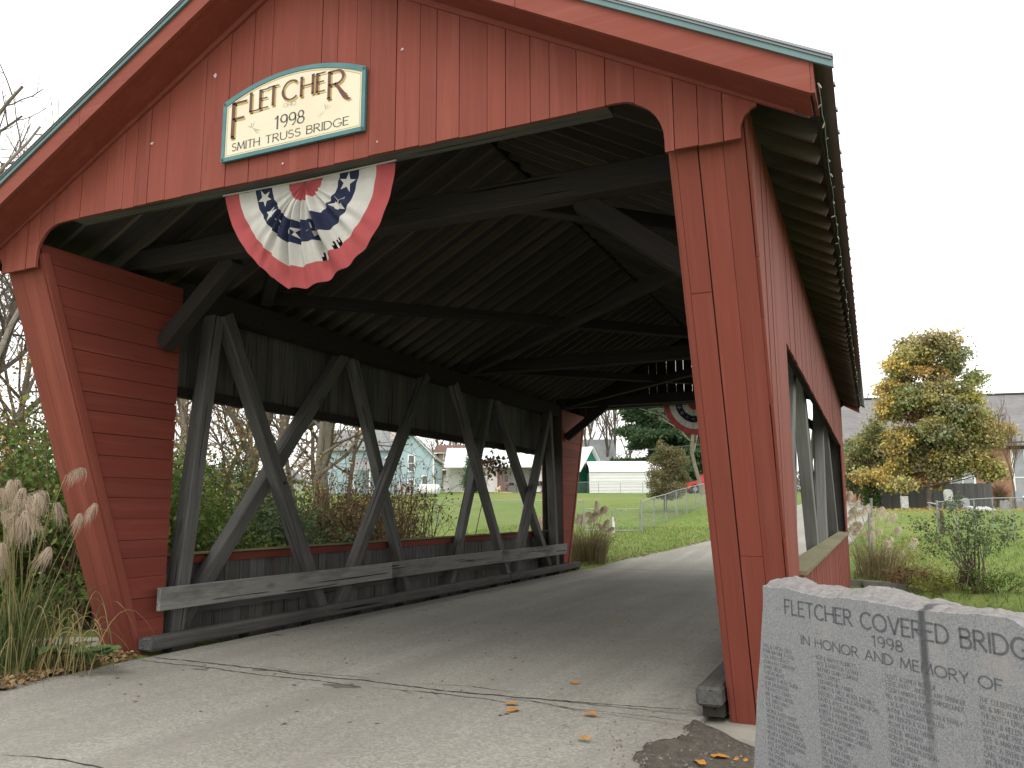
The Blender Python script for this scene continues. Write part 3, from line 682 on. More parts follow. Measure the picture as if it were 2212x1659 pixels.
lettering('lettering', [('OHIO', -4.585, 5.172, .036, {'width': .135})], lambda u, v: (u, 5.3577, v), SPALE, sign, wt=.12, thin=.06)
for sgn, cx in ((1, -4.93), (-1, -4.12)):
    V = []; F = []
    for j, (dx_, dz_) in enumerate([(.10, -.045), (.08, -.07), (-.03, .06), (.02, .065), (-.06, .03)]):
        n0 = len(V); V += [(cx+sgn*.0, 5.3578, 5.05), (cx+sgn*dx_*.5+.004, 5.3578, 5.05+dz_*.6+.003), (cx+sgn*dx_, 5.3578, 5.05+dz_), (cx+sgn*dx_*.5-.004, 5.3578, 5.05+dz_*.6-.004)]; F.append((n0, n0+1, n0+2, n0+3))
    mesh_obj('flourish', V, F, SPALE, sign)
for x, z in ((-5.265, 4.80), (-3.735, 4.80), (-5.265, 5.345), (-3.735, 5.345)):
    t = MB(); t.tube([(x, 5.352, z), (x, 5.345, z)], .012, 8); t.build('screw', SGREEN, sign)

# ================================================================== bunting
def cloth(name, c, c2, tr_):
    m = plain(name, c, c2, 5, .85, .1, 0, .25, 420); t = m.node_tree; b = [n for n in t.nodes if n.type == 'BSDF_PRINCIPLED'][0]; o = [n for n in t.nodes if n.type == 'OUTPUT_MATERIAL'][0]
    tr = N(t, 'ShaderNodeBsdfTranslucent'); t.links.new(b.inputs['Base Color'].links[0].from_socket, tr.inputs[0]); mx_ = N(t, 'ShaderNodeMixShader'); mx_.inputs[0].default_value = tr_
    t.links.new(b.outputs[0], mx_.inputs[1]); t.links.new(tr.outputs[0], mx_.inputs[2]); t.links.new(mx_.outputs[0], o.inputs[0]); return m
B_RED = cloth('bunting_red', (.43, .095, .095), (.36, .078, .082), .2); B_WHT = cloth('bunting_white', (.58, .565, .52), (.46, .45, .41), .2); B_NAVY = cloth('bunting_navy', (.018, .022, .048), (.028, .033, .065), .15)
RINGS = [(0, .2, 0), (.2, .4, 1), (.4, .61, 2), (.61, .81, 1), (.81, 1.0, 0)]
def bunting(xc, yp, zt, hw, hh, face, label, torn, amp=1.0):
    b = empty('bunting', (xc, yp, zt), 0, label, 'bunting', 'half round flag buntings hung in the portals')
    NT = 160
    def surf(r, th, off=0):
        # th 0..1 from the left end of the top edge round to the right end
        a = math.pi*(1-th); ca, sa = math.cos(a), math.sin(a)
        ex = (1.5 if ca < 0 else 2.0) if torn else 1.8
        ex = ex+(2.0-ex)*(1-min(1, abs(ca)*3)); sq = (abs(ca)**ex+abs(sa)**ex)**(-1/ex)
        x = hw*r*ca*sq; z = -hh*r*sa*sq
        pl = sum(w*math.sin(2*math.pi*f*th+ph) for f, w, ph in ((11, .6, .3), (17, .45, 1.7), (7, .5, 4.0)))
        sa = max(sa, 0.0); mid = sa**1.5
        dep = amp*(.014+.085*math.sin(math.pi*min(1, r)**.8))*pl*(.05+.95*mid**2.2)*min(1, r*4)+.06*math.sin(math.pi*r)*mid+.012*math.sin(r*16+3*math.sin(th*9))*(1-.7*mid)*r*amp
        x += .012*r*math.cos(2*math.pi*13*th+2)*mid*amp; z += .012*r*r*math.sin(2*math.pi*13*th)*mid*amp
        return (xc+x, yp+face*(dep+off), zt+z-.012*math.sin(math.pi*th)*(1-r))
    for ring, (r0, r1, mi) in enumerate(RINGS):
        nr = max(3, int((r1-r0)*26)); V = []; F = []
        for i in range(nr+1):
            for k in range(NT+1): V.append(surf(r0+(r1-r0)*i/nr if r0+i else .012, k/NT))
        for i in range(nr):
            for k in range(NT):
                rr = r0+(r1-r0)*(i+.5)/nr; th = (k+.5)/NT
                if torn and ring == 3 and rr > .72:
                    if (.595 < th < .64 and rr > .775+.05*math.sin(th*300)) or (.665 < th < .70 and rr > .74+.06*math.sin(th*410)) or (.40 < th < .415 and rr > .79): continue
                F.append((i*(NT+1)+k, i*(NT+1)+k+1, (i+1)*(NT+1)+k+1, (i+1)*(NT+1)+k))
        mesh_obj('cloth_band', V, F, [B_RED, B_WHT, B_NAVY][mi], b, smooth=True)
    for j, th in enumerate((.065, .20, .345, .47, .60, .80, .935)):
        V = []; rc = .505; SR = .095 if abs(th-.5) > .25 else .075
        for k in range(10):
            q = SR*(1 if k % 2 == 0 else .4); an = math.pi/2+k*math.pi/5+j
            V.append(surf(rc+q*math.sin(an), th+q*math.cos(an)/(math.pi*rc), .006))
        V.append(surf(rc, th, .006)); mesh_obj('star', V, [(10, k, (k+1) % 10) for k in range(10)], B_WHT, b)
    rope = MB(); rope.tube([(xc-hw*1.02, yp+face*.005, zt+.012), (xc, yp+face*.005, zt-.004), (xc+hw*1.02, yp+face*.005, zt+.012)], .008, 6); rope.build('header_cord', B_WHT, b)
    return b
bunting(-4.475, 5.56, 4.545, .935, 1.0, -1, 'torn red white and navy star bunting under the sign on the near gable', True)
bunting(-4.46, 2*YM-5.62, 4.60, .88, .9, -1, 'red white and blue bunting hanging at the far end of the bridge', False, .6)

# ================================================================== string of small lights along the right eave
sl_ = empty('string_light', (-.17, 5.2, 4.3), 0, 'string of tiny white icicle lights along the right eave', 'lights')
pts = []; y = 5.12
while y < 23.2: pts.append((-.152+random.uniform(0, .015), y, 4.285+random.uniform(-.035, .02))); y += .16
w = MB(); w.tube(pts, .0025, 4); w.build('wire', STEEL, sl_)
bm_ = MB(); bm_.tube([(0, 0, 0), (0, 0, -.01), (0, 0, -.034), (0, 0, -.04)], [.003, .006, .005, .002], 5)
b0 = bm_.build('bulb', LAMPW, sl_, world=False); b0.location = (0, 0, 0)
me0 = b0.data
for i, p in enumerate(pts[::2]):
    o = b0 if i == 0 else link(bpy.data.objects.new('bulb', me0)); o.parent = sl_
    o.location = (p[0]+.17, p[1]-5.2, p[2]-4.3); o.rotation_euler = (random.uniform(-1.2, 1.2), random.uniform(-1.4, 1.4), 0)
    o.matrix_parent_inverse = Matrix.Identity(4)

# ================================================================== granite monument
def granite():
    m, t, b = nodes_of('grey_granite')
    v = coords(t, (1, 1, 1), False)
    vo = N(t, 'ShaderNodeTexVoronoi'); vo.inputs['Scale'].default_value = 240; t.links.new(v, vo.inputs['Vector'])
    sep = N(t, 'ShaderNodeSeparateColor'); t.links.new(vo.outputs['Color'], sep.inputs[0])
    f = noise(t, v, 130, 3, .6); big = noise(t, v, 5, 4)
    col = mixrgb(t, ramp(t, sep.outputs[0], .0, 1.0), (.172, .179, .187), (.285, .292, .298))
    col = mixrgb(t, ramp(t, f, .60, .70), col, (.07, .072, .077)); col = mixrgb(t, ramp(t, big, .55, .8), col, (.31, .283, .272))
    s = N(t, 'ShaderNodeSeparateXYZ'); t.links.new(v, s.inputs[0])
    bk = noise(t, v, 45, 5, .7); rgh = mixrgb(t, ramp(t, bk, .3, .7), (.15, .140, .135), (.255, .243, .235))      # broken, unpolished stone behind the sawn face
    col = mixrgb(t, ramp(t, s.outputs[1], .004, .012), col, rgh)
    # a dark water streak run down from the top edge
    d = N(t, 'ShaderNodeMath', operation='SUBTRACT'); d.inputs[1].default_value = STREAK; t.links.new(s.outputs[0], d.inputs[0])
    ab = N(t, 'ShaderNodeMath', operation='ABSOLUTE'); t.links.new(d.outputs[0], ab.inputs[0])
    wn = N(t, 'ShaderNodeMath', operation='MULTIPLY_ADD'); wn.inputs[1].default_value = .012; t.links.new(noise(t, v, 30, 3), wn.inputs[0]); t.links.new(ab.outputs[0], wn.inputs[2])
    st = ramp(t, wn.outputs[0], .030, .015); zz = ramp(t, s.outputs[2], .62, 1.08)
    ml = N(t, 'ShaderNodeMath', operation='MULTIPLY'); t.links.new(st, ml.inputs[0]); t.links.new(zz, ml.inputs[1])
    m2 = N(t, 'ShaderNodeMath', operation='MULTIPLY'); t.links.new(ml.outputs[0], m2.inputs[0]); m2.inputs[1].default_value = .88
    col = mixrgb(t, m2.outputs[0], col, (.055, .055, .057))
    fin(t, b, col, .7, .3); bump(t, b, f, .25, .004); return m
SAZ = R(-41.2); ST = np.array([-math.sin(SAZ), -math.cos(SAZ), 0]); SN = np.array([-math.cos(SAZ), math.sin(SAZ), 0])   # along the face, out of the face
SP0 = PD(*r8(735, 452), 3.6); SP0 = np.array([SP0[0], SP0[1], 0.0])
def on_face(x, y, back=0.0):
    d = ray(x, y); o = SP0-SN*back; t = ((o-CAMP)@SN)/(d@SN); p = CAMP+d*t; return float((p-o)@ST), float(p[2])
STREAK = on_face(*r8(1592, 700))[0]
from mathutils import noise as mnoise
GRAN = granite(); ENGR = plain('engraving_shade', (.085, .088, .095), (.13, .133, .14), 60, .9, .1)  # flat dark letters: the shade of the cut is put into the colour
ENGN = plain('faint_engraving_shade', (.115, .12, .127), (.16, .165, .17), 60, .9, .1)  # paler tint for the names, same shade of the cut put into the colour
stone = empty('granite_monument', SP0, 0, 'rough topped grey granite memorial stone engraved FLETCHER COVERED BRIDGE beside the portal', 'monument')
SM = Matrix(((ST[0], -SN[0], 0, SP0[0]), (ST[1], -SN[1], 0, SP0[1]), (0, 0, 1, 0), (0, 0, 0, 1)))      # local: x along face, y into the stone, z up
ftop = [on_face(*r8(*p)) for p in [(598, 325), (640, 336), (700, 338), (760, 345), (850, 372), (920, 388), (1000, 402), (1090, 402), (1230, 418), (1380, 446), (1480, 468), (1600, 484), (1800, 496), (2000, 508), (2140, 535), (2210, 580)]]
btop = [on_face(*r8(*p), .22) for p in [(598, 312), (660, 298), (750, 272), (850, 278), (920, 306), (980, 336), (1100, 338), (1250, 352), (1450, 352), (1550, 386), (1650, 412), (1750, 437), (1850, 457), (1950, 472), (2100, 492), (2210, 512)]]
fu, fz = map(np.array, zip(*ftop)); bu, bz = map(np.array, zip(*btop))
uL = fu[0]; uR = fu[-1]+.42; uLb = on_face(*r8(505, 1440))[0]
fu = np.r_[fu, uR]; fz = np.r_[fz, fz[-1]-.03]; bu = np.r_[bu, uR]; bz = np.r_[bz, bz[-1]-.02]
NU, NZ, NT_ = 190, 30, 22; V = []; F = []
us = np.linspace(0, 1, NU); jl = rng.normal(0, .006, NZ+NT_*2+NZ); jl = np.convolve(jl, [.25, .5, .25], 'same')
def row(zf, dep, top=None, rough=0, jit=0):
    out = []
    for i, u in enumerate(us):
        zt_f = np.interp(uL+(uR-uL)*u, fu, fz); zt_b = np.interp(uL+(uR-uL)*u, bu, bz)
        ff = (mnoise.fractal(Vector((u*14, dep*9, 3.3)), 1.0, 2.1, 5)*.016+mnoise.fractal(Vector((u*55, dep*34, 7.7)), .9, 2.0, 3)*.006)*min(1, dep/.03) if rough else mnoise.fractal(Vector((u*40, 0, 1.7)), .9, 2.0, 4)*.004*(1 if zf(1, 1) == 1 else 0)
        z = zf(zt_f, zt_b)+ff; l = uL+(uLb-uL)*np.clip((1.2-z)/1.0, 0, 1.4)+jit; x = l+(uR-l)*u
        out.append((x, dep+(mnoise.fractal(Vector((u*50, dep*30, 11)), .9, 2, 3)*.004 if rough else 0), z))
    return out
rows = []
for k in range(NZ): rows.append(row(lambda a, b, k=k: -.25+(a+.25)*(k/(NZ-1))**.8, 0, jit=jl[k]))
for k in range(1, NT_): 
    t = k/NT_; rows.append(row(lambda a, b, t=t: a+(b-a)*t+.02*math.sin(math.pi*t), .22*t, rough=.0019, jit=jl[NZ+k]))
for k in range(8): rows.append(row(lambda a, b, k=k: b+(-.25-b)*k/7, .22+.01*k, rough=.004, jit=jl[NZ+20+k]))
for r_ in rows: V += r_
nr = len(rows)
F = [(i*NU+j, i*NU+j+1, (i+1)*NU+j+1, (i+1)*NU+j) for i in range(nr-1) for j in range(NU-1)]
F += [tuple(i*NU for i in range(nr))[::-1], tuple(i*NU+NU-1 for i in range(nr))]
sb_ = mesh_obj('stone_slab', V, F, GRAN, None, smooth=False); sb_.matrix_local = SM; attach(sb_, stone)
hF = on_face(*r8(735, 410))[1]-on_face(*r8(735, 495))[1]
k_ = (2140-735)
u0, z0 = on_face(*r8(735, 495)); uG = on_face(*r8(2140, 740))[0]
wG = uG-u0; base_adv = [(GL[c][0]+.17) for c in 'FLETCHER COVERED BRIDGE']; pre = sum(base_adv[:21])
def words(txt, u0, z0, hgt, width, wt):
    k = width/((sum(GL[c][0]+.17 for c in txt)-.17)*hgt); cx = u0
    for w_ in txt.split(' '):
        ww = (sum(GL[c][0]+.17 for c in w_)-.17)*hgt*k
        V_, F_ = text_mesh(w_, cx, z0, hgt, lambda u, v: (u, -.0012, v), wt, wt*.8, width=ww)
        o = mesh_obj('engraved_word', V_, F_, ENGR, None); o.matrix_local = SM; attach(o, stone); cx += ww+(.17+.34+.17)*hgt*k
words('FLETCHER COVERED BRIDGE', u0, z0, hF, wG*(sum(base_adv)-.17)/pre, .16)
h2 = on_face(*r8(835, 630))[1]-on_face(*r8(835, 683))[1]
ua, za = on_face(*r8(835, 683)); words('IN HONOR AND MEMORY OF', ua, za, h2, on_face(*r8(2085, 990))[0]-ua, .155)
ua, za = on_face(*r8(1275, 695)); words('1998', ua, za, h2*1.05, on_face(*r8(1462, 730))[0]-ua, .155)
COLS = [((600, 700), (1450, 0), ["PAUL & CAROLE CREES", "CLERK MACHINE & TOOL", "D A SHIVELY REALTY", "JOHN & KAY CARPENTER", "DANIEL MILLER", "CAVEN'S MEATS", "HOWARD & HELEN CAVEN", "HOPE EXCAVATING", "THE FALOTT FAMILY", "MIKE & MISSY CARTER", "THE SUBER FAMILY", "ROY CATRON", "GEORGE & RUTH BURIFF", "WAYNE & RITA HARDMAN", "JEETER LANDRY PRODUCTS", "HAROLD & ROBERTA THOME", "MELINDA & MONTE DONIGAN", "JOHN & NORMA DICKERMAN", "KATE & ROB HUBERY", "THE CALLANS", "THE ARSENEAU & ROAN CHATMAN", "HERB GAINES", "ROGER SCHMIDT", "ANITA WEBER", "JAMES", "THOMAS & VERA"]),
        ((928, 775), (0, 0), ["BOB & MARY K PLUNKETT", "JACK & DOROTHA COVAULT", "SHEPARD GRAIN COMPANY", "MIKE'S SUPPLIES", "J RICHARD HILL FAMILY", "CHARLES & SALLY MOSER & FAMILY", "DOLORES, JANICE & JEAN BRELSFORD", "DAVID & JOYCE WILMAS", "JAMES & BARBARA THOMAS", "ROBERT & PAULINE BYERLY", "ROEGNER & SPRINGER FAMILIES", "CHARLES & KATHLEEN COHRNS", "DOUGLAS & SONDRA CHRISTIAN", "THE HUFFMAN FAMILY", "GEORGE T WILLIS", "THE AUTSDY FAMILY", "FRED & MARGARET HILL", "BYRON & BARBARA SHEPARD", "GABE & LOUISA C CORY", "RICHARD & JOY"]),
        ((1355, 893), (0, 0), ["SCOTT & SANDY BORROR", "STEVE, PATTY, ANDREA, AMY SPRINGER", "POOR FARMER'S RV & CAMPGROUNDS", "BILL & BETH ARTHUR", "J W & VESTA PARTINGTON & FAMILY", "WAYNE & BARBARA MOLLEN", "JIM FIEBIGER & SON INC", "ALLAN & PATSY SWANK", "GOLDIE WISEMAN", "ROBERT & ANN BAIRD", "DICK & EMMA PEARSON", "VERA PUTNAM", "EUGENE & JANET ELSNER", "MARTIN & SUSAN HESS", "JIM COBLE", "JOE & ANN"]),
        ((1940, 1042), (0, 0), ["THE CULBERTSONS", "MR & MRS ALBERT", "THE BUTCH EMSWILER", "SCOTT & HELEN", "VERA JANE PRICE", "JEFF & MARYBETH", "ALICE A BYERLY", "CARL SPRINGER", "WILBUR & LOIS", "ELDEN & LOR"])]
pitch = (on_face(*r8(1355, 893))[1]-on_face(*r8(1340, 1415))[1])/13.0
for st, _, names in COLS:
    uu, zz = on_face(*r8(*st))
    for i, tx in enumerate(names):
        V_, F_ = text_mesh(tx, uu-.002*(i % 2), zz-pitch*i, pitch*.66, lambda u, v: (u, -.001, v), .10, .09, gap=.2, wscale=.92)
        o = mesh_obj('engraved_name', V_, F_, ENGN, None); o.matrix_local = SM; attach(o, stone)

# ================================================================== vegetation helpers
def quads_cloud(name, P, D, Wd, Ln, mat, parent, col=None, curl=.15):
    """leaf quads: P base points, D unit directions, Wd widths, Ln lengths"""
    n = len(P); rnd = rng.normal(size=(n, 3)); S_ = np.cross(D, rnd); S_ /= np.linalg.norm(S_, axis=1, keepdims=True)+1e-9; Nn = np.cross(S_, D)
    Wd = np.broadcast_to(np.asarray(Wd, float), (n,))[:, None]; Ln = np.broadcast_to(np.asarray(Ln, float), (n,))[:, None]
    V = np.empty((n, 4, 3)); V[:, 0] = P; V[:, 1] = P+D*Ln*.45+S_*Wd*.5+Nn*Ln*curl*.5; V[:, 2] = P+D*Ln-Nn*Ln*curl*.3; V[:, 3] = P+D*Ln*.45-S_*Wd*.5+Nn*Ln*curl*.5
    return np_mesh(name, V.reshape(-1, 3), np.arange(4*n).reshape(n, 4), mat, parent, None if col is None else np.repeat(col, 4, 0))
def unit(n): 
    d = rng.normal(size=(n, 3)); return d/np.linalg.norm(d, axis=1, keepdims=True)
def tubes(name, lines, mat, parent, n=5, smooth=True):
    V = []; F = []; base = 0; ang = np.arange(n)*2*np.pi/n
    for P, r in lines:
        P = np.asarray(P, float); k = len(P); r = np.broadcast_to(np.asarray(r, float), (k,))
        T = np.gradient(P, axis=0); T /= np.linalg.norm(T, axis=1, keepdims=True)+1e-9
        A = np.where(np.abs(T[:, 2:3]) < .9, np.array([[0, 0, 1.]]), np.array([[1., 0, 0]])); X = np.cross(T, A); X /= np.linalg.norm(X, axis=1, keepdims=True)+1e-9; Y = np.cross(T, X)
        V.append((P[:, None]+r[:, None, None]*(np.cos(ang)[None, :, None]*X[:, None]+np.sin(ang)[None, :, None]*Y[:, None])).reshape(-1, 3))
        i = np.arange(k-1)[:, None]*n; j = np.arange(n)[None]; j2 = (j+1) % n
        F.append((np.stack([i+j, i+j2, i+n+j2, i+n+j], -1)+base).reshape(-1, 4)); base += k*n
    return np_mesh(name, np.concatenate(V), np.concatenate(F), mat, parent, smooth=smooth)
def strips(name, lines, width, mat, parent):
    """thin blades: polylines with a taper, flat"""
    V = []; F = []; base = 0
    for P, w in lines:
        P = np.asarray(P, float); k = len(P); T = np.gradient(P, axis=0); T /= np.linalg.norm(T, axis=1, keepdims=True)+1e-9
        s = np.cross(T, rng.normal(size=3)[None]); s /= np.linalg.norm(s, axis=1, keepdims=True)+1e-9
        ww = (w*(1-np.linspace(0, 1, k)**2*.9))[:, None]/2
        V.append(np.stack([P-s*ww, P+s*ww], 1).reshape(-1, 3)); i = np.arange(k-1)*2
        F.append(np.stack([i, i+1, i+3, i+2], -1)+base); base += 2*k
    return np_mesh(name, np.concatenate(V), np.concatenate(F), mat, parent)
def bez(p0, p1, p2, k): 
    t = np.linspace(0, 1, k)[:, None]; return (1-t)**2*np.asarray(p0)+2*t*(1-t)*np.asarray(p1)+t*t*np.asarray(p2)

L_TAN = leaf_mat('tan_grass_blade', (.16, .145, .07), (.25, .21, .11), (.34, .28, .16), .25)
# ---- silver grass clumps with curled plumes
def plume_mesh(seed, wd=.0048, mat=None):
    rg = np.random.default_rng(seed); L = []
    ax = bez((0, 0, 0), (.02, 0, .14), (.12, 0, .20), 12)
    for q in range(120):
        t = rg.uniform(.05, 1); p = ax[int(t*11)]; a = rg.uniform(-.9, .9); ln = rg.uniform(.09, .19)
        out = np.array([math.cos(a), math.sin(a)*.6, 0]); p1 = p+out*ln*.55+np.array([0, 0, ln*.30]); p2 = p+out*ln*rg.uniform(.55, .95)+np.array([0, 0, -ln*rg.uniform(.3, 1.0)])
        c = bez(p, p1, p2, 6); L.append((c, wd))
    o = strips('plume', L, 0, mat or L_PLUME, None); me = o.data; bpy.data.objects.remove(o); return me
PLUMES = [plume_mesh(s) for s in (1, 2, 3)]; PLUMES_FAR = [plume_mesh(s, .012, L_PLUMEF) for s in (4, 5)]
def silver_grass(loc, plumes, nbl, hgt, label, spread=.5, scale=1.0, arch=0, group='silver grass clumps', face=0.0):
    g = empty('silver_grass', loc, 0, label, 'ornamental grass', group)
    loc = np.array(loc, float); L = []
    for _ in range(nbl):
        a = rng.uniform(0, 2*np.pi); r0 = rng.uniform(0, .28)*spread*2; b = loc+[math.cos(a)*r0, math.sin(a)*r0, 0]
        a += rng.normal(0, .5); h = hgt*rng.uniform(.45, .95); out = rng.uniform(.15, .75)*h*(.7 if scale < 1.1 else 1.0)
        L.append((bez(b, b+[math.cos(a)*out*.3, math.sin(a)*out*.3, h], b+[math.cos(a)*out, math.sin(a)*out, h*rng.uniform(.45, .9)], 7), rng.uniform(.007, .012)*scale))
    strips('blades', L, 0, L_MISC if scale < 1.1 else L_TAN, g)
    if arch:
        L = []
        for _ in range(arch):
            b = loc+[rng.normal(.5, .2), rng.normal(.1, .2), 0]; a = rng.normal(face, .8); rr = rng.uniform(.2, .45); h = rng.uniform(.5, .95)
            L.append((bez(b, b+[math.cos(a)*rr*.6, math.sin(a)*rr*.6, h*1.5], b+[math.cos(a)*rr*1.6, math.sin(a)*rr*1.6, h*rng.uniform(.0, .5)], 10), .011))
        strips('dry_blades', L, 0, L_STRAW, g)
    stalks = []
    for p in plumes:
        p = np.array(p, float); b = loc+[rng.normal(0, .12)*spread, rng.normal(0, .12)*spread, 0]
        stalks.append((bez(b, (b+p)/2+[0, 0, .18*hgt], p, 7), .0045*scale))
        o = bpy.data.objects.new('plume', random.choice(PLUMES if scale < 1.1 else PLUMES_FAR)); link(o); o.location = p-loc; o.parent = g
        s = (1.0 if scale < 1.1 else 1.05)*random.uniform(.85, 1.2); o.scale = (s, s, s); o.rotation_euler = (random.uniform(-.3, .3), random.uniform(.1, .7), random.gauss(face, .9))
    tubes('stalks', stalks, STEMG, g, 4)
    return g
base = PD(28, 1425, 8.2); base[2] = -.02
pl = [PD(*cL(*p), 8.0+random.uniform(-.35, .3)) for p in [(455, 150), (345, 395), (430, 445), (520, 490), (590, 440), (235, 480), (310, 525), (205, 570), (275, 710), (20, 300), (70, 300), (110, 330), (60, 370), (10, 430), (100, 430), (140, 470), (30, 500), (80, 530), (130, 570), (50, 580), (0, 620), (30, 690), (0, 740), (60, 790), (-10, 540), (20, 830), (150, 400), (40, 260)]]
silver_grass(base, pl, 380, 1.3, 'tall silver grass with curled cream plumes left of the near portal', .8, 1.0, 42, face=-.2)
b2 = np.array([-7.95, 23.5, .02])
silver_grass(b2, [PD(*c2(x, y), 24+random.uniform(-.3, .6)) for x, y in [(610, 1360), (580, 1400), (650, 1370), (700, 1400), (640, 1430), (450, 1430), (430, 1480), (520, 1450), (380, 1450), (370, 1530), (400, 1560), (690, 1570), (680, 1610), (740, 1630), (480, 1520), (350, 1480), (660, 1400), (600, 1340), (700, 1590), (560, 1480)]],
             1100, 1.35, 'tan silver grass clump beside the far left portal wing', 1.1, 1.25, 0)
b3 = np.array([-10.6, 23.4, .05])
silver_grass(b3, [PD(*c1(x, y), 25+random.uniform(-.4, .6)) for x, y in [(1900, 1380), (1930, 1420), (1890, 1450), (1990, 1400), (1960, 1470), (2010, 1430)]], 160, 1.3, 'small silver grass clump seen through the far truss opening', .7, 1.5)
b4 = np.array([-.05, 22.3, -.05])
silver_grass(b4, [PD(*c3(x, y), 20.5+random.uniform(-.5, .8)) for x, y in [(45, 270), (160, 350), (225, 465), (110, 500), (395, 460), (440, 500), (545, 540), (60, 470), (320, 590), (80, 620), (140, 670), (240, 720), (350, 710), (620, 690), (40, 560), (350, 800), (490, 850), (800, 880), (530, 910), (670, 985), (390, 1000), (140, 1170), (500, 980), (40, 700), (100, 740)]],
             430, 1.2, 'silver grass with pale plumes behind the right end of the bridge', .9, 1.12, 60)
# a second lower brown tangle at its foot
b5 = np.array([.62, 21.75, -.12]); L = []
for _ in range(260):
    a = rng.uniform(0, 6.28); r = rng.uniform(.1, .75); b = b5+[rng.normal(0, .35), rng.normal(0, .15), 0]
    L.append((bez(b, b+[math.cos(a)*r*.4, math.sin(a)*r*.4, rng.uniform(.3, .75)], b+[math.cos(a)*r, math.sin(a)*r*.5, rng.uniform(0, .35)], 6), .009))
t_ = empty('dry_grass_tuft', b5, 0, 'brown collapsed grass tuft on the curved retaining wall', 'dry grass'); strips('blades', L, 0, leaf_mat('brown_straw', (.20, .13, .07), (.28, .20, .11), (.14, .14, .05)), t_)

# ---- near left verge: soil, litter, grass, burdock, concrete edge
def patch(name, outline, z, mat, kind='structure', dens=.12, amp=.02, lift=None):
    """an irregular low sheet following the ground"""
    xs = [p[0] for p in outline]; ys = [p[1] for p in outline]
    A, B = np.meshgrid(np.arange(min(xs), max(xs)+dens, dens), np.arange(min(ys), max(ys)+dens, dens))
    ins = np.zeros(A.shape, bool); n = len(outline); wob = .06*np.sin(A*9+B*4)+.05*np.sin(B*13-A*5)
    for i in range(n):
        (x1, y1), (x2, y2) = outline[i], outline[(i+1) % n]
        c = ((y1 > B+wob) != (y2 > B+wob)); ins ^= c & (A+wob < (x2-x1)*(B+wob-y1)/((y2-y1) or 1e-9)+x1)
    Z = (hter(A, B) if lift is None else lift(A, B))+z+rng.normal(0, amp, A.shape); I = np.arange(A.size).reshape(A.shape)
    ok = ins[:-1, :-1] & ins[1:, :-1] & ins[:-1, 1:] & ins[1:, 1:]
    F = np.stack([I[:-1, :-1], I[:-1, 1:], I[1:, 1:], I[1:, :-1]], -1)[ok]
    return tag(np_mesh(name, np.c_[A.ravel(), B.ravel(), Z.ravel()], F, mat, smooth=True), kind=kind)
verge = [(-7.55, 3.9), (-7.35, 4.9), (-7.58, 5.6), (-7.68, 6.3), (-7.74, 6.95), (-9.4, 7.3), (-10.5, 6.2), (-9.6, 4.4), (-8.4, 3.2)]
patch('verge_soil', verge, .03, LITT, dens=.07, amp=.008, lift=lambda a, b: np.zeros(a.shape))
def in_poly(n, poly):
    out = []; xs = [p[0] for p in poly]; ys = [p[1] for p in poly]
    while len(out) < n:
        x, y = rng.uniform(min(xs), max(xs)), rng.uniform(min(ys), max(ys)); c = False
        for i in range(len(poly)):
            (x1, y1), (x2, y2) = poly[i], poly[(i+1) % len(poly)]
            if (y1 > y) != (y2 > y) and x < (x2-x1)*(y-y1)/(y2-y1)+x1: c = not c
        if c: out.append((x, y))
    return np.array(out)
q = in_poly(1500, [(-7.3, 4.6), (-7.35, 5.2), (-7.55, 6.2), (-7.66, 6.98), (-8.5, 7.0), (-8.3, 5.6), (-7.9, 4.6)]); P = np.c_[q, rng.uniform(.02, .06, len(q))]
D = unit(len(P))*[1, 1, .25]; D /= np.linalg.norm(D, axis=1, keepdims=True)
tag(quads_cloud('leaf_litter', P, D, rng.uniform(.03, .06, len(P)), rng.uniform(.04, .08, len(P)), leaf_mat('litter_leaf', (.30, .20, .10), (.22, .13, .06), (.40, .30, .17), .1), None), 'dry brown leaf litter along the left road edge', 'leaf litter', kind='stuff')
L = []
for x, y in in_poly(900, [(-7.5, 4.3), (-7.75, 5.6), (-8.0, 6.3), (-9.2, 6.4), (-9.8, 5.2), (-8.6, 3.6)]):
    a = rng.uniform(0, 6.28); h = rng.uniform(.06, .2); L.append((bez((x, y, .02), (x, y, h), (x+math.cos(a)*h*.8, y+math.sin(a)*h*.8, h*.8), 4), .008))
tag(strips('verge_grass', L, 0, L_GRASS, None), 'short green grass on the left road verge', 'grass', kind='stuff')
L = []
for x, y in in_poly(500, [(-7.35, 4.7), (-7.6, 6.0), (-7.8, 6.9), (-8.6, 6.8), (-8.1, 5.2)]):
    a = rng.uniform(0, 6.28); h = rng.uniform(.04, .2); L.append((bez((x, y, .04), (x+math.cos(a)*h*.5, y+math.sin(a)*h*.5, .09), (x+math.cos(a)*h, y+math.sin(a)*h, .05), 4), .005))
tag(strips('dead_grass', L, 0, L_STRAW, None), 'dead straw coloured grass stems over the left road edge', 'dead grass', kind='stuff')
burd = empty('burdock_plant', (-8.2, 6.72, .02), 0, 'low burdock with broad green leaves at the foot of the left portal', 'plant')
L_BURD = leaf_mat('burdock_leaf', (.085, .15, .055), (.11, .185, .07), (.075, .125, .045), .2)
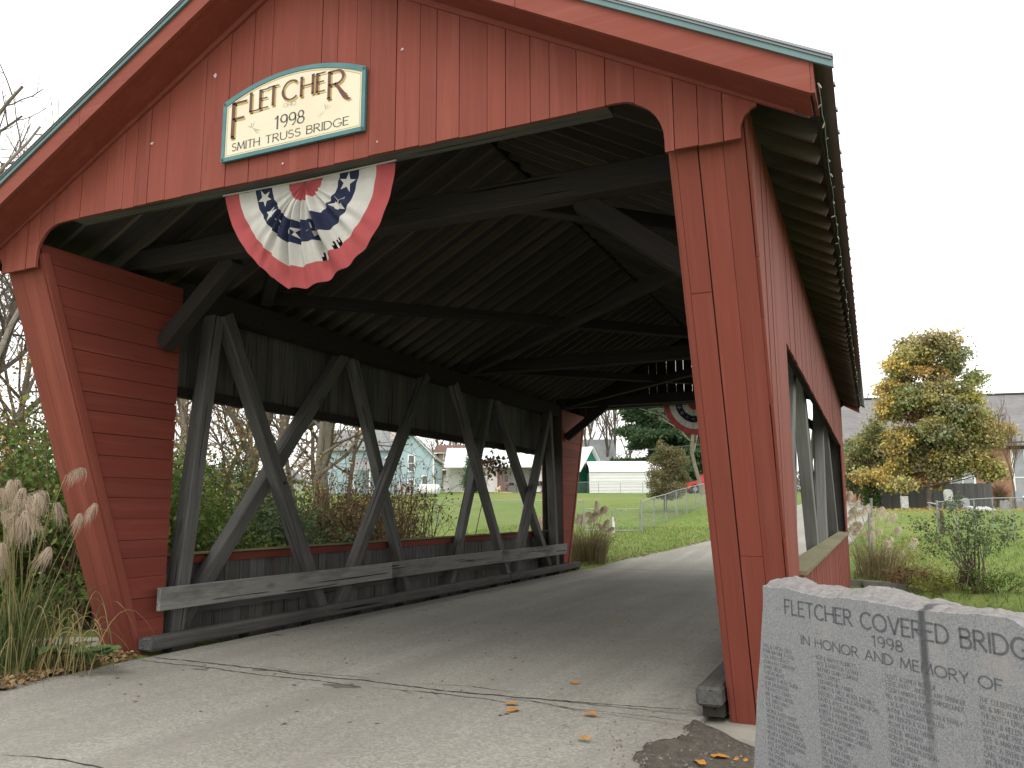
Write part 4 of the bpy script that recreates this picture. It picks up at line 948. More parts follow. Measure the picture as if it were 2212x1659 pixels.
for (x, y) in [(350, 1385), (400, 1370), (460, 1390), (520, 1350), (560, 1335), (600, 1345), (640, 1370), (690, 1360), (540, 1385), (600, 1395), (500, 1325), (660, 1335), (720, 1375), (330, 1350), (380, 1335)]:
    p = PD(*cL(x, y), 8.25+random.uniform(-.3, .2)); p[2] = max(p[2], .05); a = random.uniform(0, 6.28); s = random.uniform(.10, .17); tl = random.uniform(-.5, .3)
    V = [p]; m_ = 12
    for k in range(m_+1):
        th = -math.pi*.93+2*math.pi*.93*k/m_; rr = s*(.75+.35*math.cos(th))*random.uniform(.9, 1.1)
        lx, ly = rr*math.cos(th)+s*.35, rr*math.sin(th); V.append(p+np.array([lx*math.cos(a)-ly*math.sin(a), lx*math.sin(a)+ly*math.cos(a), tl*lx+.25*abs(ly)+random.uniform(-.012, .012)]))
    mesh_obj('leaf', V, [(0, k+1, k+2) for k in range(m_)], L_BURD, burd, smooth=True)
edge_ = MB()
pts_ = [(-10.3, 6.5, .02), (-9.6, 6.75, .06), (-9.0, 6.98, .1), (-8.4, 7.12, .11), (-7.95, 7.2, .1)]
for a, b in zip(pts_[:-1], pts_[1:]): edge_.beam((a[0], a[1], a[2]-.28), (b[0], b[1], b[2]-.28), .26, .6)
tag(edge_.build('concrete_edging', CONC), 'pale concrete wall top beside the left portal post', 'concrete wall')

# ---- fallen leaves on the road and dirt
def fallen_leaf(x, y, s, rz, label, z=None):
    p = PA(x, y, 2, 0.0); zz = .006 if z is None else z
    if z is not None: p = PA(x, y, 2, z)
    n_ = 16; V = [(0, 0, .012)]
    for k in range(n_):
        th = 2*math.pi*k/n_; rr = s*(.72+.32*abs(math.cos(th*2.5)))*(1.15 if k == 0 else 1)*random.uniform(.85, 1.1)
        V.append((rr*math.cos(th)*1.2, rr*math.sin(th)*.85, .004+.35*s*abs(math.sin(th))**2*random.uniform(.2, 1)))
    o = mesh_obj('fallen_leaf', V, [(0, k+1, (k+1) % n_+1) for k in range(n_)], L_ORANGE, None, smooth=True)
    o.location = (p[0], p[1], zz); o.rotation_euler = (0, 0, rz); tag(o, label, 'leaf', 'fallen orange leaves')
for a in [(1105, 1524, .05, .4, 'orange leaf on the road, upper one of the pair'), (1108, 1537, .055, 1.2, 'orange leaf on the road, lower one of the pair'), (1243, 1477, .05, 2.0, 'orange leaf on the road farthest from the stone, beyond the crack'),
          (1275, 1545, .055, .1, 'orange leaf lying on the crack in front of the bridge'), (1262, 1597, .045, 2.7, 'curled orange leaf on the asphalt in the foreground'), (1640*.94, 1640*.8, .04, 1, 'small reddish leaf on the shaded bridge floor'),
          (1340, 1344, .045, .5, 'tiny red leaf on the road inside the bridge')]: fallen_leaf(*a)
for a in [(1555, 1636, .055, .3, 'orange leaf on the dirt, left of the stone', -.1), (1600, 1644, .06, 1.3, 'orange leaf on the dirt touching the granite stone', -.14), (1512, 1648, .05, 2.2, 'orange leaf on the dirt at the asphalt edge', -.06)]: fallen_leaf(*a)
gv = []; gf_ = []
for _ in range(650):
    x, y = rng.normal(-1.05, .45), rng.uniform(4.2, 6.55); s = rng.uniform(.003, .013); z = (.0 if x < -1.42 else -.01)-.15*float(sst(-1.5, -.75, x))
    n0 = len(gv); gv += [(x-s, y-s, z), (x+s, y-s*.6, z), (x+s*.5, y+s, z), (x, y, z+s*1.3)]; gf_ += [(n0, n0+1, n0+3), (n0+1, n0+2, n0+3), (n0+2, n0, n0+3)]
tag(mesh_obj('gravel', gv, gf_, plain('pale_pebble', (.20, .18, .16), (.07, .062, .054), 30, .9)), 'small pale pebbles on the dirt beside the monument', 'gravel', kind='stuff')
gv = []; gf_ = []
for _ in range(150):
    x, y = rng.uniform(-7.4, -1.5), rng.uniform(5.2, 13)
    n0 = len(gv); a = rng.uniform(0, 3.14); l = rng.uniform(.008, .035); w = rng.uniform(.003, .01); c, s_ = math.cos(a)*l, math.sin(a)*l
    gv += [(x-c, y-s_, .004), (x+s_*w/l*2, y-c*w/l*2, .010), (x+c, y+s_, .005), (x-s_*w/l*2, y+c*w/l*2, .008)]; gf_ += [(n0, n0+1, n0+2, n0+3)]
tag(mesh_obj('road_debris', gv, gf_, leaf_mat('twig_bits', (.10, .075, .05), (.16, .12, .075), (.24, .17, .09), .05)), 'scattered twigs and leaf crumbs on the asphalt', 'debris', kind='stuff')

# ================================================================== trees and shrubs
def grow(lines, tips, p, d, L, r, lev, mx_, rg, kids, bend=.16, up=.10, tap=.55, spread=.75):
    k = 6 if lev == 0 else 4; P = [np.array(p, float)]; d = np.array(d, float)
    for i in range(k):
        d = d+rg.normal(0, bend, 3)+[0, 0, up*(1 if lev else .3)]; d /= np.linalg.norm(d); P.append(P[-1]+d*L/k)
    lines.append((np.array(P), r*np.linspace(1, tap if lev < mx_ else .3, k+1)))
    if lev >= mx_: tips.append(P[-1]); tips.append(P[-2]); return
    nk = kids[lev]
    for j in range(nk):
        t = (.3 if lev else .38)+(1-.36)*(j+rg.uniform(0, .9))/nk; t = min(t, .999); i = int(t*k); q = P[i]+(P[i+1]-P[i])*(t*k-i)
        a = rg.uniform(0, 2*np.pi); ax = np.cross(d, [math.cos(a), math.sin(a), .3]); ax /= np.linalg.norm(ax)+1e-9
        nd = d*(1-spread*.6)+ax*spread*rg.uniform(.6, 1.1); nd /= np.linalg.norm(nd)
        grow(lines, tips, q, nd, L*rg.uniform(.45, .68)*(1.05-.3*t if lev == 0 else 1), r*rg.uniform(.38, .55)*(1.15-.4*t), lev+1, mx_, rg, kids, bend, up, tap, spread)
    if lev == 0: grow(lines, tips, P[-1], d, L*.45, r*tap, lev+1, mx_, rg, kids, bend, up, tap, spread)
def bare_tree(base, hgt, r, d, label, seed, kids=(5, 4, 4), mat=BARK, name='bare_tree', group='bare trees', spread=.75, up=.1, leaves=0, leafmat=None, trunkfrac=.6):
    rg = np.random.default_rng(seed); lines = []; tips = []
    t = empty(name, base, 0, label, 'tree', group)
    grow(lines, tips, base, np.array(d, float)/np.linalg.norm(d), hgt*trunkfrac, r, 0, len(kids), rg, kids, .10, up, .6, spread)
    nb = 1+kids[0]+1
    big = [l for l in lines if l[1][0] > r*.2]; small = [(l[0], np.maximum(l[1], .004)) for l in lines if l[1][0] <= r*.2]
    tubes('trunk', big, mat, t, 8)
    if small: tubes('crown', small, TWIG if mat is not BARKB else BARKB, t, 4)
    if leaves:
        T = np.array(tips); P = T[rng.integers(0, len(T), leaves)]+rng.normal(0, .08, (leaves, 3)); D = unit(leaves)-[0, 0, .8]; D /= np.linalg.norm(D, axis=1, keepdims=True)
        quads_cloud('leaves', P, D, .06, .09, leafmat, t)
    return t
def shrub(base, rx, ry_, hgt, n, mat, size, label, name='shrub', group=None, clumps=70, nst=14, stem=BARKB, sig=.16, hollow=.45, low=.15, cat='shrub'):
    base = np.array(base, float); s = empty(name, base, 0, label, cat, group)
    d = unit(clumps); rad = rng.uniform(hollow, 1, (clumps, 1))**.6; C_ = base+[0, 0, hgt*(.5+low/2)]+d*rad*np.array([rx, ry_, hgt*(.5-low/2)])*rng.uniform(.8, 1.12, (clumps, 1))
    L = []
    for i in range(nst):
        c = C_[rng.integers(0, clumps)]; b = base+[rng.normal(0, rx*.15), rng.normal(0, ry_*.15), -.05]; L.append((bez(b, (b+c)/2+[0, 0, .2*hgt], c, 7)+rng.normal(0, .015, (7, 3)), np.linspace(.016, .004, 7)*max(1, hgt/2)))
    tubes('stems', L, stem, s, 5)
    w = rng.dirichlet(np.ones(clumps)*3); k = rng.choice(clumps, n, p=w); P = C_[k]+rng.normal(0, sig, (n, 3))*[1, 1, .8]; P[:, 2] = np.maximum(P[:, 2], base[2]+.05)
    D = unit(n)+[0, 0, -.35]; D /= np.linalg.norm(D, axis=1, keepdims=True)
    sz = size*np.exp(rng.normal(-.05, .32, n)); quads_cloud('foliage', P, D, rng.uniform(.45, .8, n)*sz, rng.uniform(.8, 1.3, n)*sz, mat, s)
    return s
HG = 'honeysuckle thicket along the creek'
L_YEL = leaf_mat('yellowing_leaf', (.16, .19, .035), (.26, .26, .05), (.12, .17, .035))
spots = [(-10.5, 8.4, 1.2, 2.9, 'leafy green honeysuckle right behind the left portal wing'), (-12.2, 9.0, 1.4, 3.3, 'tall honeysuckle with its top at the bare trunks, left of the portal'), (-10.3, 10.2, 1.1, 3.6, 'green honeysuckle seen through the first truss opening'),
         (-12.4, 11.2, 1.4, 4.3, 'high green honeysuckle behind the first diagonal brace'), (-10.4, 12.0, 1.1, 3.3, 'honeysuckle filling the opening between the first crossed timbers'), (-12.6, 13.4, 1.5, 4.3, 'dark vine covered shrub behind the second truss opening'),
         (-10.7, 13.6, 1.0, 2.9, 'bluish leaved shrub low behind the second diagonal'), (-13.4, 7.0, 1.3, 2.7, 'yellow green shrub behind the silver grass'), (-11.3, 6.9, .9, 2.1, 'shady green shrub between silver grass and portal post'), (-14.6, 9.4, 1.5, 3.3, 'far left green thicket shrub below the pale trunk')]
mats_ = [L_HONEY, L_HONEY, L_HONEY, L_HONEY, L_BLUE, L_DARK, L_BLUE, L_HONEY, L_HONEY, L_HONEY]
for (x, y, r, h, lb), mt_ in zip(spots, mats_):
    z = hz(x, y); hs = shrub((x, y, z-.1), r*1.15, r*1.1, h+(.35 if y < 9.8 else -.25), 9000, mt_, .078, lb, 'honeysuckle', HG, 110, 24, sig=.22, hollow=.4, low=.02)
    Lx = []; tp_ = []
    for _ in range(16):
        o_ = np.array([x, y, z])+[rng.normal(0, r*.5), rng.normal(0, r*.5), .3]; a_ = rng.uniform(0, 6.28); hh_ = (h+.5)*rng.uniform(.75, 1.15); e_ = o_+[math.cos(a_)*r*.7, math.sin(a_)*r*.7, hh_]
        cv = bez(o_, o_+[0, 0, hh_*.8], e_, 8)+rng.normal(0, .03, (8, 3)); Lx.append((cv, np.linspace(.012, .003, 8)))
        for _q in range(5): p_ = cv[rng.integers(4, 8)]; f_ = p_+rng.normal(0, .25, 3)+[0, 0, .1]; Lx.append((np.array([p_, (p_+f_)/2, f_]), np.array([.005, .004, .002]))); tp_.append(f_)
    tubes('bare_stems', Lx, BARKB, hs, 4); tp_ = np.array(tp_); Pm = tp_[rng.integers(0, len(tp_), 260)]+rng.normal(0, .07, (260, 3)); quads_cloud('turning_leaves', Pm, unit(260), .05, .075, L_BROWN if len(lb) % 2 else L_FALL, hs)
for (x, y, r, h, lb) in [(-11.9, 12.6, .5, 3.3, 'yellow green sapling among the honeysuckle at the second opening'), (-11.6, 14.9, .8, 2.9, 'yellowing shrub at the edge of the brown brambles')]:
    shrub((x, y, hz(x, y)), r, r, h, 2200, L_YEL, .07, lb, 'honeysuckle', HG, 40, 8)
# brown brambles and a nearly bare bush
def bramble(base, n, rx, hgt, label, nl, seed, droop=.5, mat=BARKB, name='bramble'):
    base = np.array(base, float); b_ = empty(name, base, 0, label, 'bramble', 'brown leafless brambles'); L = []; tip = []; rg = np.random.default_rng(seed)
    for _ in range(n):
        a = rg.uniform(0, 6.28); o = base+[rg.normal(0, rx*.25), rg.normal(0, rx*.25), 0]; h = hgt*rg.uniform(.5, 1); out = rx*rg.uniform(.2, 1.1)
        c = bez(o, o+[math.cos(a)*out*.3, math.sin(a)*out*.3, h*1.15], o+[math.cos(a)*out, math.sin(a)*out, h*rg.uniform(1-droop, 1)], 9)+rg.normal(0, .025, (9, 3)); L.append((c, np.linspace(.011, .003, 9)))
        for q in range(4):
            i = rg.integers(3, 8); p = c[i]; e = p+rg.normal(0, .22, 3)+[0, 0, .12]; L.append((bez(p, (p+e)/2+rg.normal(0, .04, 3), e, 4), np.linspace(.005, .002, 4))); tip.append(e); tip.append((p+e)/2)
    tubes('stems', L, mat, b_, 4)
    T = np.array(tip); P = T[rg.integers(0, len(T), nl)]+rg.normal(0, .03, (nl, 3)); D = unit(nl)-[0, 0, .9]; D /= np.linalg.norm(D, axis=1, keepdims=True)
    quads_cloud('leaves', P, D, .05, .075, L_BROWN, b_)
    return b_
for (x, y, n_, rx, h, lb, nl) in [(-10.2, 14.6, 190, 1.5, 3.4, 'brown bramble tangle behind the second pair of crossed timbers', 2200), (-11.3, 16.0, 160, 1.4, 3.6, 'dense tan bramble between the thicket and the bare bush', 1500),
                                 (-10.3, 16.6, 80, 1.4, 3.9, 'bare brown bush with few dead leaves in front of the blue house', 420), (-10.9, 17.8, 60, 1.4, 4.3, 'thin upright brown bush in front of the lawn', 420)]:
    bramble((x, y, hz(x, y)), n_, rx, h, lb, nl, int(abs(x*y*10)))
# a leafy dead branch hanging in front of the white house roof
for k, (x, y) in enumerate([(1270, 560)]):
    p = PD(*c1(x, y), 19.5); bb = np.array([-9.6, 18.3, hz(-9.6, 18.3)]); t_ = empty('sapling', bb, 0, 'slim sapling holding a clump of dead leaves before the white house', 'tree')
    L = [(bez(bb, (bb+p)/2+[0, 0, .5], p, 9), np.linspace(.018, .006, 9))]; tip = []
    for _ in range(36):
        e = PD(*c1(x+rng.normal(0, 95), y+rng.normal(20, 75)), 19.5+rng.normal(0, .25)); L.append((bez(p, (p+e)/2+[0, 0, .08], e, 5), np.linspace(.006, .002, 5))); tip.append(e)
    tubes('stems', L, BARKB, t_, 4); T = np.array(tip); P = T[rng.integers(0, len(T), 190)]+rng.normal(0, .07, (190, 3)); D = unit(190)-[0, 0, 1]; D /= np.linalg.norm(D, axis=1, keepdims=True)
    quads_cloud('leaves', P, D, .075, .11, L_BROWN, t_)

# bare trees: by trunk pixel, depth, trunk radius, lean
def tree_at(px, d, hgt, r, lean, label, seed, **kw):
    p = PD(*px, d); b = np.array([p[0], p[1], 0.0]); b[2] = hz(b[0], b[1]); h0 = p[2]-b[2]; b[0] -= lean*h0*_r[0]; b[1] -= lean*h0*_r[1]; b[2] = hz(b[0], b[1])-.05
    return bare_tree(b, hgt, r, (lean*_r[0], lean*_r[1], 1), label, seed, **kw)
c5 = crop(0, 1000, 2.0743)
tree_at(c5(215, 1150), 16, 10.5, .15, .17, 'pale leaning bare trunk left of the portal', 3, mat=BARKL, kids=(6, 4, 4, 3))
tree_at(c5(60, 1150), 18, 12, .12, .14, 'dark bare tree crossing behind the pale trunk', 5, kids=(6, 4, 4, 3))
tree_at(c5(20, 600), 19, 13, .15, .0, 'upright bare tree at the left picture edge', 8, kids=(6, 5, 4, 3))
tree_at(c5(120, 900), 22, 12, .11, -.08, 'slender bare tree between the pale and the dark trunk', 9, kids=(7, 5, 4, 3))
tree_at(c5(-60, 900), 17, 12, .16, .1, 'bare tree reaching in from outside the left edge', 10, kids=(7, 5, 4, 3))
tree_at((150, 700), 24, 17, .16, -.05, 'bare tree rising over the left roof slope', 12, kids=(6, 4, 4, 3))
tree_at((235, 700), 27, 19, .15, .05, 'tall bare tree behind the left roof slope', 14, kids=(5, 4, 4, 3))
for i, (x, y, d, r, ln, lb) in enumerate([(135, 400, 25, .15, -.02, 'bare trunk beside the wing in the first opening'), (555, 480, 26, .19, .06, 'brown trunk with orange leaves between the first timbers'), (800, 340, 30, .10, .12, 'thin dark trunk left of the thick pale trunk'), (925, 400, 25, .16, .07, 'thick bare trunk in the middle of the first opening'),
                                         (1175, 520, 26, .135, .05, 'bare trunk right of the rising diagonal'), (1300, 470, 27, .11, .04, 'slim bare trunk left of the blue house'), (1375, 500, 25, .12, .15, 'leaning bare tree before the blue house wall')]):
    tree_at(r6(x, y), d, 11+i % 3, r, ln, lb, 20+i, kids=(6, 4, 4, 2), mat=BARK if i % 2 else BARKL, trunkfrac=.62, **({'leaves': 500, 'leafmat': L_FALL} if i == 1 else {}))
for i, (x, y, d, r, ln, lb) in enumerate([(250, 400, 33, .12, .02, 'grey bare tree behind the first opening, between trunk and timber'), (420, 400, 36, .13, -.04, 'bare tree with reddish leaves behind the first timbers'), (680, 400, 38, .12, .03, 'bare tree right of the brown trunk'), (1050, 400, 36, .12, -.03, 'bare tree between the thick trunk and the diagonal'), (1240, 400, 40, .12, .02, 'bare tree behind the slim trunk'), (1480, 420, 33, .10, .1, 'thin bare tree against the blue house roof')]):
    tree_at(r6(x, y), d, 12+i % 3, r, ln, lb, 80+i, kids=(8, 6, 4), trunkfrac=.5, spread=.85, **({'leaves': 700, 'leafmat': L_FALL} if i == 1 else {}))
# far bare trees behind the houses
for i, (x, y, d, h) in enumerate([(560, 500, 100, 15), (640, 500, 108, 18), (740, 500, 104, 18), (860, 500, 110, 17), (960, 480, 112, 17)]):
    tree_at(c2(x, y), d, h, .2, random.uniform(-.05, .05), ['bare tree leftmost behind the grey roofed house', 'second bare tree from the left behind the grey roof', 'middle bare tree behind the grey roof', 'fourth bare tree behind the grey roof, next to the pine', 'bare tree just left of the pine'][i], 40+i, kids=(7, 5, 4), spread=.6, up=.25, group='far bare trees')
for i, (x, y, d, h) in enumerate([(520, 350, 120, 15), (700, 350, 115, 14), (850, 330, 122, 15)]):
    tree_at(c1(x, y), d, h, .2, .02, ['far bare tree behind the blue house gable', 'far bare tree above the brown house', 'far bare tree behind the brown house chimney end'][i], 50+i, kids=(7, 5, 4), spread=.6, up=.2, group='far bare trees')
tree_at(c2(1900, 900), 60, 11, .16, -.08, 'bare tree with crooked trunk beside the pine', 61, kids=(6, 4, 4), mat=BARKL)
tree_at(c4(250, 600), 95, 15, .2, .0, 'bare tree behind the church roof beside the eave', 62, kids=(7, 5, 5), spread=.6, up=.2, group='far bare trees')
tree_at(c4(20, 1000), 85, 9, .12, .05, 'small bare tree glimpsed under the far eave end', 63, kids=(6, 4, 4), group='far bare trees')
tree_at(c4(1480, 1400), 44, 6.2, .05, .03, 'fine twigged reddish small tree in front of the church window', 64, kids=(7, 5, 5), mat=BARKB, spread=.55, up=.3)

# ---- autumn maple, built as clumps of leaves on limbs
Yl, OY, GR, DG, ORG, RD, TN, GG = (.56, .43, .14), (.42, .38, .145), (.25, .28, .12), (.125, .16, .07), (.55, .37, .14), (.46, .23, .14), (.39, .34, .18), (.28, .30, .165)
MC = [(720, 220, 120, 55, TN), (630, 260, 80, 70, TN), (820, 240, 75, 65, TN), (700, 330, 140, 60, OY), (900, 340, 95, 70, GG), (430, 350, 60, 70, OY), (370, 450, 85, 60, Yl), (560, 420, 110, 60, OY), (740, 420, 120, 60, OY), (820, 485, 60, 50, ORG), (950, 440, 80, 80, GR), (1050, 560, 85, 60, GR), (640, 500, 60, 40, ORG), (540, 540, 100, 60, GR),
      (380, 630, 85, 80, Yl), (520, 630, 90, 60, ORG), (350, 760, 65, 90, Yl), (470, 720, 100, 80, GR), (620, 720, 100, 80, OY), (780, 620, 90, 80, TN), (900, 680, 120, 80, OY), (1000, 720, 70, 70, OY), (640, 880, 100, 42, RD), (420, 860, 85, 80, OY), (540, 800, 90, 70, GR), (720, 790, 90, 70, TN), (850, 820, 140, 100, GG), (980, 860, 100, 80, OY), (1180, 880, 95, 60, OY), (1310, 990, 85, 45, Yl), (1090, 950, 110, 70, OY),
      (450, 1070, 100, 80, Yl), (620, 1030, 100, 60, OY), (750, 1000, 120, 80, GG), (900, 1010, 140, 90, GR), (1080, 1050, 110, 80, TN), (1210, 1050, 80, 70, OY), (560, 1180, 130, 80, TN), (750, 1130, 120, 90, GR), (950, 1180, 150, 90, TN), (1100, 1230, 110, 80, OY), (1200, 1340, 95, 60, GR), (1130, 1300, 110, 70, OY), (870, 1250, 140, 80, OY), (700, 1260, 130, 80, TN), (1040, 1130, 120, 80, OY), (840, 920, 130, 80, OY), (690, 950, 110, 70, OY), (880, 560, 100, 70, OY), (640, 640, 90, 60, OY), (1240, 970, 90, 60, OY), (480, 1290, 75, 70, Yl), (600, 1360, 120, 60, OY), (800, 1330, 150, 80, TN), (1000, 1340, 130, 70, OY), (310, 1400, 130, 48, Yl), (165, 1370, 50, 28, OY), (225, 1440, 60, 38, ORG), (430, 1440, 90, 50, OY), (660, 1450, 100, 48, ORG), (800, 1480, 65, 38, ORG), (430, 1500, 48, 38, OY)]
def clump_tree(name, label, px, d, cl, per, size, mat, trunk_r, cat='tree', thick=1.6, trunkmat=BARK, group=None):
    p = PD(*px, d); base = np.array([p[0], p[1], hz(p[0], p[1])-.05]); t = empty(name, base, 0, label, cat, group)
    top = PD(*c4(cl[0][0], cl[0][1]), d); L = [(np.linspace(base, [base[0]*.5+top[0]*.5, base[1]*.5+top[1]*.5, top[2]], 8)+rng.normal(0, .04, (8, 3)), np.linspace(trunk_r, .03, 8))]; P = []; Cc = []; k = .25*d/FPX
    axis_ = L[0][0]
    for (x, y, rx, ry_, c) in cl:
        rx, ry_ = rx*1.1, ry_*1.1; ctr = PD(*c4(x, y), d)+FWD*rng.uniform(-thick, thick*.6)
        i = int(np.clip(np.searchsorted(axis_[:, 2], ctr[2]-1.2), 1, 6)); L.append((bez(axis_[i], (axis_[i]+ctr)/2+[0, 0, -.2], ctr, 6), np.linspace(trunk_r*.35, .015, 6)))
        ns = max(6, int(per*rx*ry_/150000)); u = unit(ns)*np.clip(np.abs(rng.normal(.72, .3, (ns, 1))), .1, 1.15)
        sc = ctr+(u[:, :1]*rx*_r+np.array([0, 0, 1])*u[:, 1:2]*ry_+u[:, 2:3]*np.array([FWD[0], FWD[1], 0])*max(rx, ry_)*.8)*k
        for s_ in range(ns):                        # sprays of one tint on their own twig
            nl = rng.integers(14, 34); q = sc[s_]+rng.normal(0, 1, (nl, 3))*np.array([.24, .24, .13])*rng.uniform(.6, 1.3); P.append(q)
            ti = np.array(c)*rng.uniform(.75, 1.4)+rng.normal(0, .018, 3)
            if rng.random() < .22: ti = np.array([GR, OY, Yl, TN][rng.integers(0, 4)])*rng.uniform(.7, 1.1)
            Cc.append(np.tile(np.clip(ti, .01, 1), (nl, 1))); L.append((np.array([ctr, (ctr+sc[s_])/2+rng.normal(0, .05, 3), sc[s_]]), np.array([.014, .009, .005])))
    tubes('trunk', L, trunkmat, t, 6); P = np.concatenate(P); Cc = np.concatenate(Cc); D = unit(len(P))+[0, 0, -.3]; D /= np.linalg.norm(D, axis=1, keepdims=True)
    quads_cloud('crown', P, D, rng.uniform(.7, 1.0, len(P))*size, rng.uniform(.8, 1.2, len(P))*size, mat, t, Cc)
    return t
clump_tree('maple_tree', 'large maple in yellow orange and green autumn leaf above the grey fence', c4(740, 1480), 50, MC, 850, .17, L_MAPLE, .19)
clump_tree('small_tree', 'darker green tree left of the maple beside the bridge end', c4(230, 1480), 54, [(200, 990, 85, 75, GR), (130, 1110, 90, 90, GR), (290, 1080, 90, 80, DG), (330, 1190, 110, 80, DG), (220, 1150, 110, 80, GR), (340, 1300, 80, 70, DG)], 620, .17, L_MAPLE, .1)
clump_tree('brown_bush', 'brownish leafed bush under the dark green tree', c4(110, 1480), 56, [(170, 1280, 100, 80, TN), (60, 1250, 90, 100, TN), (90, 1400, 90, 70, DG), (20, 1380, 80, 100, DG), (120, 1480, 70, 60, DG)], 620, .17, L_MAPLE, .06, 'shrub')
ivp = PD(*c3(345, 430), 51.5); shrub((ivp[0], ivp[1], hz(ivp[0], ivp[1])), .5, .4, 2.0, 2600, L_DARK, .12, 'narrow ivy covered post at the left end of the grey fence', 'ivy', None, 40, 3, low=0, cat='ivy')
for i, (x, y, h) in enumerate([(1900, 420, 1.0), (1960, 420, .8)]):
    p = G(*c3(x, y)); p = PD(*c3(x, y), 54); bramble((p[0], p[1], hz(p[0], p[1])), 60, .8, 2.0-.3*i, ['purplish twiggy shrub at the right end of the grey fence', 'low twiggy shrub before the church foundation'][i], 60, 70+i)
# shrub on the right bank
sb = G(*c3(1560, 1450), 8); sb = np.array([PA(*c3(1560, 1450), 1, 20.9)[0], 20.9, 0]); sb[2] = hz(sb[0], sb[1])
kS = .1771/FPX*19.6
shrub(sb+[.05, 0, .15], 520*kS, 1.0, 900*kS, 3000, L_BLUE, .055, 'loose dark green shrub on the bank behind the stone', 'bank_shrub', None, 60, 26, BARK, sig=.11, hollow=.3, low=.28)
for i, (x, y, w) in enumerate([(1150, 1420, .5), (1700, 1600, .6), (1950, 1560, .7), (1380, 1520, .5), (820, 1300, .45)]):
    p = PA(*c3(x, y), 1, 20.6+.1*i); z = hz(p[0], p[1]); shrub((p[0], p[1], max(z, p[2]-.3)), w, .35, .5, 700, [L_YEL, L_HONEY, L_HONEY, L_OLIVE, L_BROWN][i], .05, ['weedy sprigs on the curved wall left of the bank shrub', 'low green weeds at the foot of the bank shrub', 'green weeds right of the bank shrub', 'olive weeds between wall and shrub', 'reddish brown weeds on the curved wall'][i], 'weeds', 'weeds on the right bank', 16, 8, sig=.09, low=0, cat='weeds')
# rounded small tree on the lawn, pine, dark evergreen at house corner
rb = PD(*c2(1480, 1390), 40); rb[2] = hz(rb[0], rb[1]); kR = .1736*40/FPX
t_ = empty('round_tree', rb, 0, 'small round olive leaved tree on the lawn behind the wire fence', 'tree'); Pq = []; L = [(np.linspace(rb+[0, 0, -.1], rb+[0, 0, 1.2], 5), np.linspace(.09, .07, 5))]
for (x, y, rx, ry_) in [(1450, 640, 90, 90), (1560, 660, 120, 90), (1400, 780, 120, 100), (1560, 800, 150, 110), (1690, 760, 90, 90), (1320, 900, 110, 90), (1480, 950, 150, 110), (1650, 930, 130, 100), (1740, 1000, 90, 90), (1300, 1020, 100, 90), (1420, 1100, 130, 100), (1580, 1100, 140, 100), (1700, 1110, 90, 70), (1380, 1190, 120, 60), (1520, 1210, 130, 50), (1640, 1190, 90, 50), (1440, 560, 50, 60), (1670, 660, 60, 60)]:
    c = PD(*c2(x, y), 40)+FWD*rng.uniform(-.7, .7); L.append((bez(rb+[0, 0, 1.0], (rb+[0, 0, 1.6]+c)/2, c, 5), np.linspace(.035, .006, 5))); n_ = int(rx*ry_/13); u = unit(n_)*rng.uniform(.2, 1.1, (n_, 1)); Pq.append(c+(u[:, :1]*rx*_r+np.array([0, 0, 1])*u[:, 1:2]*ry_+u[:, 2:]*np.array([FWD[0], FWD[1], 0])*rx)*kR)
tubes('trunk', L, BARK, t_, 6); Pq = np.concatenate(Pq); quads_cloud('crown', Pq, unit(len(Pq)), .06, .085, L_OLIVE, t_)
def pine(px, d, hgt, rad, label, n, seed, size=.34):
    p = PD(*px, d); b = np.array([p[0], p[1], hz(p[0], p[1])]); t = empty('pine_tree', b, 0, label, 'tree'); L = [(np.linspace(b, b+[0, 0, hgt], 8), np.linspace(.28, .03, 8))]; P = []; D = []
    for i in range(130):
        f = rng.uniform(.06, .99); a = rng.uniform(0, 6.28); ln = rad*(1-f)**.75*rng.uniform(.65, 1.1); o = b+[0, 0, hgt*f]; e = o+[math.cos(a)*ln, math.sin(a)*ln, -.08*ln+.25]
        L.append((bez(o, (o+e)/2+[0, 0, -.15*ln], e, 5), np.linspace(.05, .012, 5))); m_ = int(n*ln/rad/32); tt = rng.uniform(.25, 1.05, m_)[:, None]
        q = o+(e-o)*tt+rng.normal(0, .28, (m_, 3))*[1, 1, .5]; P.append(q); dd = (e-o)/np.linalg.norm(e-o)*.6+unit(m_)*.8+[0, 0, .25]; D.append(dd/np.linalg.norm(dd, axis=1, keepdims=True))
    tubes('trunk', L, BARK, t, 6); P = np.concatenate(P); D = np.concatenate(D); quads_cloud('crown', P, D, size*.35, size, L_PINE, t)
pine(c2(1380, 1000), 96, 17, 6.2, 'big dark green pine behind the white metal shed', 52000, 3, .6)
pine(c2(1860, 1000), 92, 9, 3.6, 'dark pine low to the right of the round tree', 12000, 4, .5)
pine(c1(1020, 1040), 73, 3.4, .75, 'small narrow evergreen at the corner of the white house', 6000, 5, .2)
pine(c1(1200, 340), 120, 14, 5.0, 'dark evergreen behind the white house roof', 14000, 6, .6)
